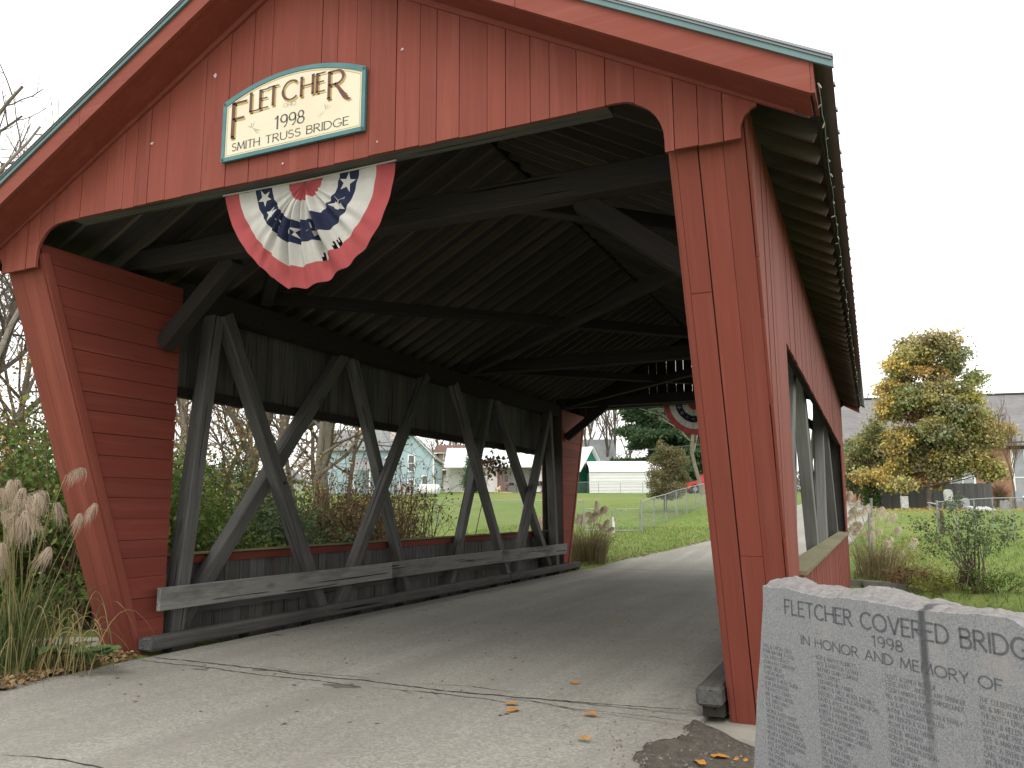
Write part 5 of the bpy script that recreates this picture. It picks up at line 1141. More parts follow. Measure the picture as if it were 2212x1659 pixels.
# fallen leaves over the lawns, grass blades along the edges
def scatter(name, n, fn, size, mat, label, lift=.02):
    q = np.array([fn() for _ in range(n)]); P = np.c_[q, hter(q[:, 0], q[:, 1])+lift]; D = unit(n)*[1, 1, .3]; D /= np.linalg.norm(D, axis=1, keepdims=True)
    tag(quads_cloud(name, P, D, size*.8, size, mat, None), label, 'leaves', kind='stuff')
scatter('lawn_leaves', 1300, lambda: (rng.uniform(-14, -5.2), rng.uniform(23.5, 46)), .075, L_FALL, 'yellow leaves scattered over the lawn beyond the far portal')
scatter('lawn_leaves', 1300, lambda: (lambda y: (rng.normal(.9 if y < 30 else 2.5, .55 if y < 30 else 3.0), y))(rng.uniform(23, 46)), .08, L_FALL, 'yellow leaves scattered on the churchyard lawn')
scatter('lawn_leaves', 1500, lambda: (rng.uniform(-.2, 10), rng.normal(52, 1.2)), .16, L_FALL, 'drift of brown leaves along the grey fence')
scatter('lawn_leaves', 600, lambda: (lambda t: (-7.2+1.9*t+rng.normal(0, .12), 25+6*t+rng.normal(0, .15)))(rng.uniform(-.6, 1)), .07, L_STRAW, 'dry leaves along the far road edge', .06)
L = []
for _ in range(26000):
    if rng.random() < .5: x, y = rng.uniform(-.6, 9), rng.uniform(18.2, 30)
    else: x, y = rng.uniform(-16, -5.6), rng.uniform(22.2, 34)
    if np.interp(y, *RLx)-.1 < x < np.interp(y, *RRx)+.1: continue
    a = rng.uniform(0, 6.28); h = rng.uniform(.05, .12); z = hz(x, y); L.append(([(x, y, z), (x+math.cos(a)*h*.6, y+math.sin(a)*h*.6, z+h)], .02))
tag(strips('lawn_grass', L, 0, L_GRASS, None), 'mown green lawn grass beyond the bridge', 'grass', kind='stuff')

L = []
for _ in range(4200):
    x, y = rng.uniform(-.4, 12), rng.uniform(9.2, 20.4); z = hz(x, y); a = rng.uniform(0, 6.28); h = rng.uniform(.12, .5)
    if z < -2.1: continue
    L.append((bez((x, y, z), (x, y, z+h), (x+math.cos(a)*h*.7, y+math.sin(a)*h*.7, z+h*.75), 4), .014))
tag(strips('bank_weeds', L, 0, L_MISC, None), 'rough weeds on the creek bank right of the bridge', 'weeds', kind='stuff')

# ================================================================== buildings
def siding(name, c, c2, pitch, rough=.6, axis=2):
    m, t, b = nodes_of(name)
    v = coords(t, (1, 1, 1), False); s = N(t, 'ShaderNodeSeparateXYZ'); t.links.new(v, s.inputs[0])
    fr_ = N(t, 'ShaderNodeMath', operation='FRACT'); ml = N(t, 'ShaderNodeMath', operation='MULTIPLY'); ml.inputs[1].default_value = 1/pitch
    t.links.new(s.outputs[axis], ml.inputs[0]); t.links.new(ml.outputs[0], fr_.inputs[0])
    col = mixrgb(t, ramp(t, noise(t, v, 1.2, 5), .3, .7), c, c2); col = mixrgb(t, ramp(t, fr_.outputs[0], .14, .02), col, tuple(x*.5 for x in c))
    fin(t, b, col, rough, .25); bump(t, b, fr_.outputs[0], .6, .02); return m
def brick(name, c, c2, mortar, sc):
    m, t, b = nodes_of(name)
    tc = N(t, 'ShaderNodeTexCoord'); sx = N(t, 'ShaderNodeSeparateXYZ'); cx = N(t, 'ShaderNodeCombineXYZ'); ad = N(t, 'ShaderNodeMath', operation='ADD')
    t.links.new(tc.outputs['Object'], sx.inputs[0]); t.links.new(sx.outputs[0], ad.inputs[0]); t.links.new(sx.outputs[1], ad.inputs[1]); t.links.new(ad.outputs[0], cx.inputs[0]); t.links.new(sx.outputs[2], cx.inputs[1])
    br = N(t, 'ShaderNodeTexBrick'); t.links.new(cx.outputs[0], br.inputs['Vector'])
    for k, v in (('Color1', c), ('Color2', c2), ('Mortar', mortar)): br.inputs[k].default_value = (*v, 1)
    br.inputs['Scale'].default_value = sc; br.inputs['Mortar Size'].default_value = .012
    f = noise(t, tc.outputs['Object'], .8, 5); col = mixrgb(t, ramp(t, f, .45, .75), br.outputs['Color'], tuple(x*.7 for x in c))
    fin(t, b, col, .9, .15); bump(t, b, br.outputs['Fac'], -.3, .01); return m
BLUE = siding('blue_clapboard', (.40, .53, .57), (.36, .48, .53), .12); WSID = siding('white_vinyl_siding', (.72, .72, .70), (.66, .66, .64), .13); CSID = siding('cream_siding', (.62, .58, .45), (.56, .52, .40), .13)
GRSH = brick('grey_shingle', (.26, .27, .27), (.20, .21, .21), (.15, .155, .155), 1.6); CHSH = brick('slate_shingle', (.235, .225, .225), (.195, .19, .19), (.165, .16, .16), 1.3); BRSH = plain('brown_shingle', (.15, .085, .055), (.11, .065, .045), 3, .9)
BRK = brick('church_brick', (.36, .19, .125), (.30, .15, .10), (.34, .28, .22), 4.0); TANB = brick('tan_brick', (.42, .32, .20), (.36, .27, .17), (.40, .34, .25), 4.0); STON = brick('foundation_stone', (.36, .33, .24), (.30, .27, .20), (.25, .23, .18), 1.5)
WROOF = plain('white_metal_roof', (.72, .76, .78), (.66, .71, .73), .8, .35, .5); WPANEL = plain('white_metal_panel', (.76, .76, .76), (.70, .70, .70), 1, .4, .4); GBARN = siding('green_board', (.012, .155, .085), (.010, .135, .075), .25, .6, 0); BRWN = plain('brown_trim', (.13, .075, .05), None, 3, .8)
WFENCE = wood('grey_fence_wood', (.145, .14, .14), (.095, .092, .095), (.06, .058, .06), .6, .9, .4, .16)
def site(name, label, cat, px, d, extra=0, z=None, group=None):
    p = PD(*px, d); zz = hz(p[0], p[1]) if z is None else z
    return empty(name, (p[0], p[1], zz), -YAW+extra, label, cat, group), .576*d/FPX, p[2]-zz      # metres per full-resolution pixel, height of the anchor pixel over the ground
def lb(parent, name, mat, *boxes):
    m = MB()
    for b in boxes: m.box(*b)
    return m.build(name, mat, parent, world=False)
def gable_roof(parent, x0, x1, y0, y1, ze, zr, mat, th=.12, over=.3, axis='x', name='roof', flare=0):
    m = MB()
    if axis == 'x':
        yc = (y0+y1)/2; hwid = (y1-y0)/2+over; sl = (zr-ze)/((y1-y0)/2)
        for sg in (-1, 1):
            pts = [(0, zr), (hwid, zr-sl*hwid), (hwid, zr-sl*hwid+th), (0, zr+th)]
            if flare: pts = [(0, zr), (hwid*.72, ze+(zr-ze)*.18), (hwid*1.12, ze-.1), (hwid*1.12, ze-.1+th), (hwid*.72, ze+(zr-ze)*.18+th), (0, zr+th)]
            m.prism(pts, lambda a, b, d: (d, yc+sg*a, b), x0-over, x1+over)
    else:
        xc = (x0+x1)/2; hwid = (x1-x0)/2+over; sl = (zr-ze)/((x1-x0)/2)
        for sg in (-1, 1): m.prism([(0, zr), (hwid, zr-sl*hwid), (hwid, zr-sl*hwid+th), (0, zr+th)], lambda a, b, d: (xc+sg*a, d, b), y0-over, y1+over)
    return m.build(name, mat, parent, world=False)
def walls_(parent, x0, x1, y0, y1, z0, ze, zr, mat, axis='x', name='wall'):
    m = MB()
    if axis == 'x': m.prism([(y0, z0), (y1, z0), (y1, ze), ((y0+y1)/2, zr), (y0, ze)], lambda a, b, d: (d, a, b), x0, x1)
    else: m.prism([(x0, z0), (x1, z0), (x1, ze), ((x0+x1)/2, zr), (x0, ze)], lambda a, b, d: (a, d, b), y0, y1)
    return m.build(name, mat, parent, world=False)
def window(parent, x, y, z, w, h, fr_=.09, mat=GLASS, cross=True, fm=WHITE):
    o = lb(parent, 'window', fm, (x-w/2-fr_, x-w/2, y-.06, y+.02, z-fr_, z+h+fr_), (x+w/2, x+w/2+fr_, y-.06, y+.02, z-fr_, z+h+fr_), (x-w/2, x+w/2, y-.06, y+.02, z+h, z+h+fr_), (x-w/2, x+w/2, y-.09, y+.02, z-fr_, z), *([(x-w/2, x+w/2, y-.05, y+.01, z+h/2-.025, z+h/2+.025)] if cross else []))
    m = MB(); m.box(x-w/2, x+w/2, y-.02, y+.01, z, z+h); m.build('pane', mat, o, world=False); return o

# white house with porch
H1, k, _ = site('white_house', 'long white house with metal roof and open porch beyond the lawn', 'house', c1(1250, 995), 78)
q = lambda x: (x-1250)/3.687*k
zE = (995-640)/3.687*k; zR = (995-405)/3.687*k+.35
lb(H1, 'wall', WSID, (q(1160), q(1345), 0, 3.6, -.6, zE), (q(1890), q(2330), 0, 3.6, -.6, zE), (q(620), q(1160), 1.4, 3.6, -.6, zE))
lb(H1, 'porch_wall', plain('porch_wall_grey', (.58, .57, .54), None, 2, .7), (q(1345), q(1890), 1.9, 3.6, -.6, zE))
lb(H1, 'corner_board', WHITE, (q(1336), q(1350), -.03, .1, -.1, zE)); lb(H1, 'porch_floor', CONC, (q(1100), q(2330), -.8, 1.9, -.5, .03))
m = MB(); m.prism([(-.5, zE-.02), (3.2, zR), (6.9, zE-.02), (6.9, zE+.08), (3.2, zR+.1), (-.5, zE+.08)], lambda a, b, d: (d, a, b), q(610), q(2360)); m.build('roof', WROOF, H1, world=False)
for i in range(18):
    x = q(640)+i*.62; m = MB(); m.beam((x, -.5, zE+.10), (x, 3.2, zR+.12), .04, .04); m.build('roof_seam', WROOF, H1, world=False)
lb(H1, 'gutter', WHITE, (q(610), q(2360), -.66, -.505, zE-.09, zE+.04)); m = MB(); m.tube([(q(1600), 2.0, zE+.8), (q(1600), 2.0, zE+1.75)], .07, 8); m.tube([(q(1600), 2.0, zE+1.7), (q(1600), 2.0, zE+1.78)], .12, 8); m.build('vent_pipe', STEEL, H1, world=False)
window(H1, q(1470), 1.9, (995-840)/3.687*k, .42, .62*1.1, .06, GLASS, False)
lb(H1, 'porch_post', BRWN, (q(1347), q(1358), -.35, -.25, 0, zE-.03))
xP, zP = q(1805), (995-740)/3.687*k; lb(H1, 'lantern', BLACK, (xP-.12, xP-.10, -.12, .1, zP-.05, zP+.34), (xP+.1, xP+.12, -.12, .1, zP-.05, zP+.34), (xP-.15, xP+.15, -.15, .13, zP+.34, zP+.38), (xP-.06, xP+.06, -.07, .05, zP+.38, zP+.46), (xP-.12, xP+.12, -.12, .1, zP-.08, zP-.05))
def local(px, py_, d, fwd=0.0):
    p = PD(*px(py_[0], py_[1]), d); return p
# things on the porch
def on_porch(name, label, cat, x, dy, rz=0):
    M_ = Matrix.Translation(H1.location) @ Matrix.Rotation(-YAW, 4, 'Z'); p = M_ @ Vector((q(x), dy, .03)); return empty(name, p, -YAW+rz, label, cat)
o = on_porch('step_ladder', 'red step ladder standing on the porch of the white house', 'ladder', 1392, .2); m = MB()
for sx in (-1, 1):
    m = MB(); m.beam((sx*.25, -.05, 0), (sx*.14, .32, 1.85), .06, .07, (0, 1, 0)); m.build('rail', REDL, o, world=False); m = MB(); m.beam((sx*.22, .75, 0), (sx*.13, .38, 1.8), .04, .05, (0, 1, 0)); m.build('rear_leg', REDL, o, world=False)
for i in range(6): z_ = .28+i*.27; f_ = z_/1.85; m = MB(); m.box(-.25+.11*f_, .25-.11*f_, -.06+.37*f_, .04+.37*f_, z_-.02, z_+.02); m.build('step', STEEL, o, world=False)
def chair(name, label, x, dy, rz, seatm, hb=.9):
    o = on_porch(name, label, 'chair', x, dy, rz)
    lb(o, 'seat', seatm, (-.25, .25, -.25, .22, .40, .45)); m = MB(); m.beam((0, .22, .45), (0, .36, hb), .5, .04, (1, 0, 0)); m = MB(); m.add([(-.25, .2, .45), (.25, .2, .45), (.25, .34, hb), (-.25, .34, hb), (-.25, .24, .45), (.25, .24, .45), (.25, .38, hb), (-.25, .38, hb)], [(0, 1, 2, 3), (7, 6, 5, 4), (0, 4, 5, 1), (3, 2, 6, 7), (0, 3, 7, 4), (1, 5, 6, 2)]); m.build('backrest', seatm, o, world=False)
    for sx in (-1, 1):
        for a, b in (((sx*.24, -.26, 0), (sx*.24, .1, .42)), ((sx*.24, .3, 0), (sx*.24, -.1, .42))): m = MB(); m.tube([a, b], .018, 6); m.build('leg', BLACK, o, world=False)
    return o
chair('patio_chair', 'red patio chair on the porch of the white house', 1465, .2, R(-90), REDL, 1.0)
chair('patio_chair', 'grey folding patio chair beside the grill', 1985, .0, R(80), plain('grey_mesh', (.22, .24, .24), None, 5, .7), .95)
chair('patio_chair', 'dark wicker chair in the middle of the porch', 1735, .4, 0, plain('wicker_grey', (.26, .26, .26), None, 9, .8), .85)
o = on_porch('patio_table', 'dark patio table with things on top on the porch', 'table', 1545, .3); lb(o, 'table_top', BLACK, (-.6, .6, -.4, .4, .68, .72))
for sx in (-1, 1):
    for sy in (-1, 1): m = MB(); m.tube([(sx*.5, sy*.3, 0), (sx*.42, sy*.25, .69)], .025, 6); m.build('leg', BLACK, o, world=False)
for i, x in enumerate((1525, 1560)):
    o = on_porch('flower_pot', ['dark round pot on the patio table, left one', 'dark round pot on the patio table, right one'][i], 'pot', x, .3); o.location.z += .72; m = MB(); m.tube([(0, 0, 0), (0, 0, .1), (0, 0, .17), (0, 0, .2)], [.08, .14, .12, .02], 10); m.build('pot_body', BLACK, o, world=False, smooth=True); m = MB(); m.tube([(0, 0, .2), (0, 0, .23)], .025, 6); m.build('knob', BLACK, o, world=False)
o = on_porch('grill', 'black barbecue grill with a lid on the porch', 'grill', 1920, .1); m = MB(); m.tube([(-.35, 0, .85), (.35, 0, .85)], .24, 12); m.build('lid', BLACK, o, world=False, smooth=True); lb(o, 'firebox', BLACK, (-.36, .36, -.22, .22, .62, .82)); lb(o, 'side_shelf', BLACK, (.36, .6, -.18, .18, .74, .78))
for sx in (-1, 1):
    for sy in (-1, 1): m = MB(); m.tube([(sx*.32, sy*.18, 0.02), (sx*.32, sy*.18, .64)], .02, 6); m.build('leg', STEEL, o, world=False)
    m = MB(); m.tube([(sx*.32, -.24, .09), (sx*.32, -.2, .09)], .09, 10); m.build('wheel', BLACK, o, world=False)
# straw strip before the porch
p0 = PD(*c1(640, 1030), 76); p1 = PD(*c1(2060, 1010), 76); fwd2 = np.array([FWD[0], FWD[1]])/math.hypot(FWD[0], FWD[1])
patch('straw_strip', [tuple(p0[:2]-fwd2*2.0), tuple(p1[:2]-fwd2*2.0), tuple(p1[:2]+fwd2*1.6), tuple(p0[:2]+fwd2*1.6)], .05, STRAW, dens=.4, amp=.015)

# brown and tan brick house
H2, k, _ = site('brown_house', 'tan brick house with brown roof between the blue and white houses', 'house', c1(700, 1000), 88)
q = lambda x: (x-700)/3.687*k; zz = lambda y: (1000-y)/3.687*k
lb(H2, 'wall', TANB, (q(470), q(1050), 0, 7, -1.2, zz(470))); lb(H2, 'brown_panel', BRWN, (q(470), q(535), -.04, -.003, zz(690), zz(470)), (q(470), q(930), -.04, -.003, zz(700), zz(650)))
m = MB(); m.prism([(-.5, zz(465)), (3.5, zz(400)+.55), (7.5, zz(465)), (7.5, zz(455)), (3.5, zz(390)+.6), (-.5, zz(452))], lambda a, b, d: (d, a, b), q(455), q(1070)); m.build('roof', BRSH, H2, world=False)
lb(H2, 'gutter', WHITE, (q(455), q(1070), -.66, -.5, zz(470), zz(462))); m = MB(); m.prism([(-1.6, zz(705)), (0, zz(655)), (0, zz(645)), (-1.6, zz(695))], lambda a, b, d: (d, a, b), q(450), q(930)); m.build('porch_roof', BRSH, H2, world=False); lb(H2, 'porch_gutter', WHITE, (q(450), q(930), -1.74, -1.605, zz(712), zz(696)))
window(H2, q(645), 0, zz(605), .62, 1.0, .1); window(H2, q(795), 0, zz(585), .55, .85, .1); lb(H2, 'door', WHITE, (q(600), q(640), -.07, -.002, zz(1000), zz(760))); m = MB(); m.tube([(q(625), -.1, zz(900)), (q(625), -.06, zz(900))], .04, 6); m.build('door_knob', STEEL, H2, world=False)
lb(H2, 'plumbing_stack', WHITE, (q(712), q(722), .4, .55, zz(480), zz(380)))
# blue clapboard house
H3, k, _ = site('blue_house', 'light blue clapboard house with grey roof behind the bare bush', 'house', cB(1500, 1480), 66)
q = lambda x: (x-1500)/6.144*k; zz = lambda y: (1480-y)/6.144*k
xa, xb = q(930), q(2005); ze = zz(640); zr = ze+(xb-xa)/2*1.02
walls_(H3, xa, xb, 0, 8, -1.5, ze, zr, BLUE, 'y'); gable_roof(H3, xa, xb, 0, 8, ze, zr, GRSH, .12, .2, 'y')
lb(H3, 'corner_board', WHITE, (xb-.1, xb+.02, -.03, .1, -.5, ze)); lb(H3, 'corner_board', WHITE, (xa-.02, xa+.1, -.03, .1, -.5, ze)); window(H3, q(1485), 0, zz(950), .42, 1.25, .1); window(H3, q(1485), 0, zz(1440), .42, 1.0, .1); window(H3, q(1800), 0, zz(1300), .4, .8, .08)
for sg in (-1, 1): m = MB(); m.beam(((xa+xb)/2, -.22, zr+.08), ((xa+xb)/2+sg*((xb-xa)/2+.2), -.22, ze-.12), .05, .2, (0, 1, 0)); m.build('rake_board', WHITE, H3, world=False)
xw = q(-700); lb(H3, 'wall_wing', BLUE, (xw, xa-.01, 1.5, 6.5, -1.5, zz(450))); m = MB(); m.prism([(1.1, zz(455)), (4, zz(120)+.7), (6.9, zz(455)), (6.9, zz(430)), (4, zz(90)+.75), (1.1, zz(430))], lambda a, b, d: (d, a, b), xw-.3, xa+1.2); m.build('wing_roof', GRSH, H3, world=False)
m = MB(); m.prism([(-1.6, zz(960)), (1.5, zz(640)), (1.5, zz(620)), (-1.6, zz(935))], lambda a, b, d: (d, a, b), q(150), xa-.02); m.build('porch_roof', GRSH, H3, world=False)
lb(H3, 'chimney', plain('chimney_cream', (.6, .56, .48), None, 2, .8), (xa-.2, xa+.35, 2.6, 3.3, zz(500), zz(60)+1)); lb(H3, 'basement_panel', plain('bulkhead_grey', (.45, .45, .44), None, 2, .8), (q(1180), q(1500), -.6, -.002, -1.5, zz(1230)))
for x in (q(250), q(600)): lb(H3, 'porch_post', WHITE, (x-.06, x+.06, -1.5, -1.38, -1.4, zz(950)))
# white tank in the yard
p = PD(*cB(1900, 1500), 60); o = empty('storage_tank', (p[0], p[1], hz(p[0], p[1])), -YAW, 'white rounded tank lying beside the blue house', 'tank'); rT = .42; m = MB(); m.tube([(-.85, 0, .5), (-.79, 0, .5), (-.66, 0, .5), (.66, 0, .5), (.79, 0, .5), (.85, 0, .5)], [.08, .28, rT, rT, .28, .08], 16); m.build('tank_body', WHITE, o, world=False, smooth=True); lb(o, 'cradle', BLACK, (-.55, -.45, -.3, .3, -.2, .2), (.45, .55, -.3, .3, -.2, .2))
# cream house among the trees
H4, k, _ = site('cream_house', 'cream house with grey gable roof behind the bare trunks', 'house', r6(620, 700), 75)
q = lambda x: (x-620)/2.011*k; zz = lambda y: (700-y)/2.011*k
walls_(H4, q(330), q(500), 0, 7, -2, zz(600), zz(515), CSID, 'y'); gable_roof(H4, q(330), q(500), 0, 7, zz(600), zz(515), GRSH, .12, .3, 'y'); window(H4, q(460), 0, zz(650), .6, 1.0)
H5, k, _ = site('white_gabled_house', 'white gabled house with grey roof beside the thick bare trunk', 'house', r6(880, 700), 82)
walls_(H5, q(800)-q(880), q(960)-q(880), 0, 7, -2, zz(590), zz(525), WSID, 'y'); gable_roof(H5, q(800)-q(880), q(960)-q(880), 0, 7, zz(590), zz(525), GRSH, .12, .35, 'y'); window(H5, q(850)-q(880), 0, zz(670), .6, 1.0)
# white metal shed
H6, k, _ = site('metal_shed', 'white ribbed metal shed with low roof on the lawn edge', 'shed', c2(920, 1195), 78)
q = lambda x: (x-920)/3.318*k; zz = lambda y: (1195-y)/3.318*k
x0, x1, zw = q(542), q(1440), zz(928); lb(H6, 'frame', STEEL, (x0+.03, x1-.03, .04, 5.5, -.6, zw-.03)); nP = 8
for i in range(nP):
    z0_, z1_ = -.25+(zw+.25)*i/nP, -.25+(zw+.25)*(i+1)/nP; m = MB(); m.prism([(0, z0_), (-.03, z0_+.03), (-.03, z0_+.07), (.0, z0_+.09), (0, z1_-.004), (.03, z1_-.004), (.03, z0_)], lambda a, b, d: (d, a, b), x0, x1); m.build('wall_panel', WPANEL, H6, world=False)
lb(H6, 'corner_trim', WHITE, (x0-.05, x0+.04, -.05, .04, -.2, zw)); m = MB(); m.prism([(-.12, zw), (.25, zw+.42), (2.75, zw+1.15), (5.25, zw+.42), (5.6, zw), (5.6, zw+.03), (5.25, zw+.46), (2.75, zw+1.2), (.25, zw+.46), (-.12, zw+.03)], lambda a, b, d: (d, a, b), x0-.06, x1+.1); m.build('roof', plain('white_shed_roof', (.85, .85, .85), None, 1, .4), H6, world=False)
# green barn
H7, k, _ = site('green_barn', 'green board barn with white trimmed steep gable', 'barn', c2(545, 1190), 82, R(52))
zz = lambda y: (1190-y)/3.318*k
wB = 2.1; ze = zz(900); zr = zz(625)
walls_(H7, -wB, wB, 0, 8, -.8, ze, zr, GBARN, 'y'); gable_roof(H7, -wB, wB, 0, 8, ze, zr, WROOF, .1, .35, 'y')
for sg in (-1, 1): m = MB(); sl = (zr-ze)/wB; m.beam((0, -.37, zr+.05), (sg*(wB+.36), -.37, zr-sl*(wB+.36)+.05), .05, .16, (0, 1, 0)); m.build('rake_board', WHITE, H7, world=False)
lb(H7, 'gable_brace', WHITE, (-wB*.45, -wB*.38, -.05, -.003, ze+.2, ze+.9), (-wB*.62, -wB*.25, -.05, -.003, ze+.45, ze+.55)); lb(H7, 'lamp_bracket', BLACK, (wB*.2, wB*.2+.12, -.2, -.003, 1.1, 1.3))
# grey roofed house with a flared roof
H8, k, _ = site('grey_roofed_house', 'house with flared grey shingle roof behind the green barn', 'house', c2(760, 1190), 100)
q = lambda x: (x-760)/3.318*k; zz = lambda y: (1190-y)/3.318*k
ze = zz(800); zr = zz(505); lb(H8, 'wall', WSID, (q(200), q(885), 1.2, 8, -1, ze)); m = MB(); m.prism([(1.2, ze), (8, ze), (4.6, zr-.15)], lambda a, b, d: (d, a, b), q(860), q(885)); m.build('gable_wall', plain('gable_grey', (.5, .5, .5), None, 2, .7), H8, world=False)
gable_roof(H8, q(170), q(875), 1.2, 8, ze, zr, GRSH, .15, .3, 'x', flare=1); lb(H8, 'gutter', WHITE, (q(200), q(770), -.05, .1, ze-.15, ze-.02))
for x in (845, 885): lb(H8, 'window', BRWN, (q(x)-.15, q(x)+.2, 1.05, 1.19, ze-1.4, ze-.15))
# red pickup truck
H9, k, _ = site('pickup_truck', 'red pickup truck parked beside the lawn beyond the fence', 'truck', c2(1990, 1230), 74); m = MB()
m.prism([(-2.0, .45), (-2.0, .95), (-1.85, 1.08), (-.75, 1.15), (-.3, 1.72), (-.1, 1.78), (.95, 1.78), (1.1, 1.68), (1.2, 1.15), (3.2, 1.15), (3.2, .5), (2.7, .5), (2.55, .8), (2.25, .92), (1.95, .8), (1.8, .45), (-.75, .45), (-.9, .8), (-1.2, .92), (-1.5, .8), (-1.65, .45)], lambda a, b, d: (a, d, b), -.9, .9); m.build('body', REDP, H9, world=False)
m = MB(); m.prism([(-.52, 1.18), (-.2, 1.66), (.4, 1.68), (.4, 1.18)], lambda a, b, d: (a, d, b), -.915, -.903); m.build('window', GLASS, H9, world=False); m = MB(); m.prism([(.46, 1.18), (.46, 1.68), (.92, 1.68), (1.04, 1.18)], lambda a, b, d: (a, d, b), -.915, -.903); m.build('window', GLASS, H9, world=False)
for x in (-1.2, 2.25):
    for y in (-.82, .82): m = MB(); m.tube([(x, y-.12, .42), (x, y+.12, .42)], .38, 16); w_ = m.build('wheel', TYRE, H9, world=False); m = MB(); m.tube([(x, y-.13, .42), (x, y+.13, .42)], .2, 12); m.build('rim', STEEL, w_, world=False)
lb(H9, 'headlight', LAMPW, (-2.03, -1.9, -.85, -.5, .8, .95)); lb(H9, 'bumper', STEEL, (-2.12, -2.0, -.9, .9, .45, .62)); lb(H9, 'door_handle', BLACK, (.2, .38, -.93, -.905, 1.08, 1.12))
# brick church
p = PD(*c4(1500, 1560), 62); H10 = empty('brick_church', (p[0], p[1], hz(p[0], p[1])), -YAW-R(14), 'red brick church with tall windows and long grey roof behind the maple', 'church')
k = .576*62/FPX/2.304; q = lambda x: (x-1500)*k*1.06; zz = lambda y: (1560-y)*k
ze = zz(985); zr = ze+4.3; x0, x1 = q(75), q(2300)
lb(H10, 'wall', BRK, (x0+.3, x1, 0, 11, .35, ze)); lb(H10, 'foundation', STON, (x0+.25, x1+.05, -.08, 11.08, -1.5, .55)); lb(H10, 'cornice', BRWN, (x0, x1+.2, -.3, .0, ze-.35, ze))
m = MB(); m.prism([(0, ze), (11, ze), (5.5, zr)], lambda a, b, d: (d, a, b), x0+.32, x0+.6); m.build('gable_wall', BRK, H10, world=False)
gable_roof(H10, x0+.3, x1, 0, 11, ze, zr, CHSH, .12, .45, 'x'); lb(H10, 'ridge_cap', plain('ridge_dark', (.09, .09, .095), None, 2, .8), (x0, x1, 5.3, 5.7, zr+.1, zr+.2))
STG = plain('church_glass', (.33, .34, .36), (.22, .23, .25), 1.2, .25, .5)
for x in (1115, 1585, 2030):
    w_, h_ = 1.55, zz(1055)-zz(1455); fr_ = window(H10, q(x), 0, zz(1455), w_, h_, .14, STG, False); lb(fr_, 'muntin', WHITE, (q(x)-.03, q(x)+.03, -.05, -.021, zz(1455), zz(1455)+h_)); lb(fr_, 'transom', WHITE, (q(x)-w_/2, q(x)+w_/2, -.055, -.026, zz(1300), zz(1290))); lb(fr_, 'sill', WHITE, (q(x)-w_/2-.2, q(x)+w_/2+.2, -.22, -.1, zz(1470), zz(1455)-.1)); lb(fr_, 'lintel', BRWN, (q(x)-w_/2-.2, q(x)+w_/2+.2, -.1, -.065, zz(1455)+h_+.02, zz(1455)+h_+.3))
# a white van roof / far wall glimpsed under the eave is left to the trees

# ================================================================== fences
fe = empty('board_fence', PD(*c3(1130, 440), 53), -YAW, 'weathered grey board fence under the maple', 'fence'); k = .1771*53/FPX; fe.location.z = hz(fe.location.x, fe.location.y)
x0, x1 = (420-1130)*k, (1832-1130)*k; lb(fe, 'rail', WFENCE, (x0, x1, .03, .08, .35, .45)); lb(fe, 'rail', WFENCE, (x0, x1, .03, .08, 1.3, 1.4)); x = x0
while x < x1:
    w_ = random.uniform(.13, .15); m = MB(); hh = 1.68+random.uniform(-.03, .03); m.box(0, hh+.4, -w_/2+.004, w_/2-.004, -.011, .011); o = m.build('fence_board', WFENCE, fe, world=False)
    o.matrix_local = Matrix(((0, 1, 0, x+w_/2), (0, 0, 1, 0), (1, 0, 0, -.4), (0, 0, 0, 1))); o.matrix_parent_inverse = Matrix.Identity(4); x += w_
def chain_fence(name, label, P, hgt, rail=True, posts=None, mesh=True, pitch=.075, r=.0013, group='chain link fences'):
    """P: ground points of the posts"""
    P = [np.array([p[0], p[1], hz(p[0], p[1])]) for p in P]; f = empty(name, P[0], 0, label, 'fence', group)
    for i, p in enumerate(P):
        e_ = i in (0, len(P)-1); m = MB(); m.tube([p-[0, 0, .2], p+[0, 0, hgt+(.06 if e_ else -.0)]], .034 if e_ else .022, 8); m.build('post', STEEL, f)
    if rail:
        for a, b in zip(P[:-1], P[1:]): m = MB(); m.tube([a+[0, 0, hgt], b+[0, 0, hgt]], .02, 6); m.build('top_rail', STEEL, f)
    if mesh:
        V = []; F = []
        for a, b in zip(P[:-1], P[1:]):
            L = np.linalg.norm((b-a)[:2]); h = hgt-.05; nrm = np.array([-(b-a)[1], (b-a)[0], 0])/L
            for sg in (1, -1):
                s = -h
                while s < L+h:
                    u0, v0, u1, v1 = (s, .03, s+h, h) if sg > 0 else (s+h, .03, s, h)
                    # clip to the bay
                    def cl(u, v, u2, v2, lim):
                        t = (lim-u)/(u2-u); return lim, v+(v2-v)*t
                    if max(u0, u1) > 0 and min(u0, u1) < L:
                        if u0 < 0: u0, v0 = cl(u0, v0, u1, v1, 0)
                        if u1 < 0: u1, v1 = cl(u1, v1, u0, v0, 0)
                        if u0 > L: u0, v0 = cl(u0, v0, u1, v1, L)
                        if u1 > L: u1, v1 = cl(u1, v1, u0, v0, L)
                        pa, pb = a+(b-a)*u0/L+[0, 0, v0], a+(b-a)*u1/L+[0, 0, v1]; n0 = len(V)
                        for p in (pa, pb): V += [p+[0, 0, r*1.4]+nrm*r, p-[0, 0, r*1.4]+nrm*r, p-nrm*r]
                        F += [(n0+j, n0+(j+1) % 3, n0+3+(j+1) % 3, n0+3+j) for j in range(3)]
                    s += pitch
        if V: tag(np_mesh('wire_mesh', np.array(V), np.array(F), STEEL, f), kind='stuff')
    return f
def along(a, b, n): return [tuple(np.array(a[:2])+(np.array(b[:2])-np.array(a[:2]))*i/n) for i in range(n+1)]
gA = PD(*c2(1185, 1640), 33); gB = G(*c2(1965, 1340)); gB2 = G(*c2(2300, 1235))
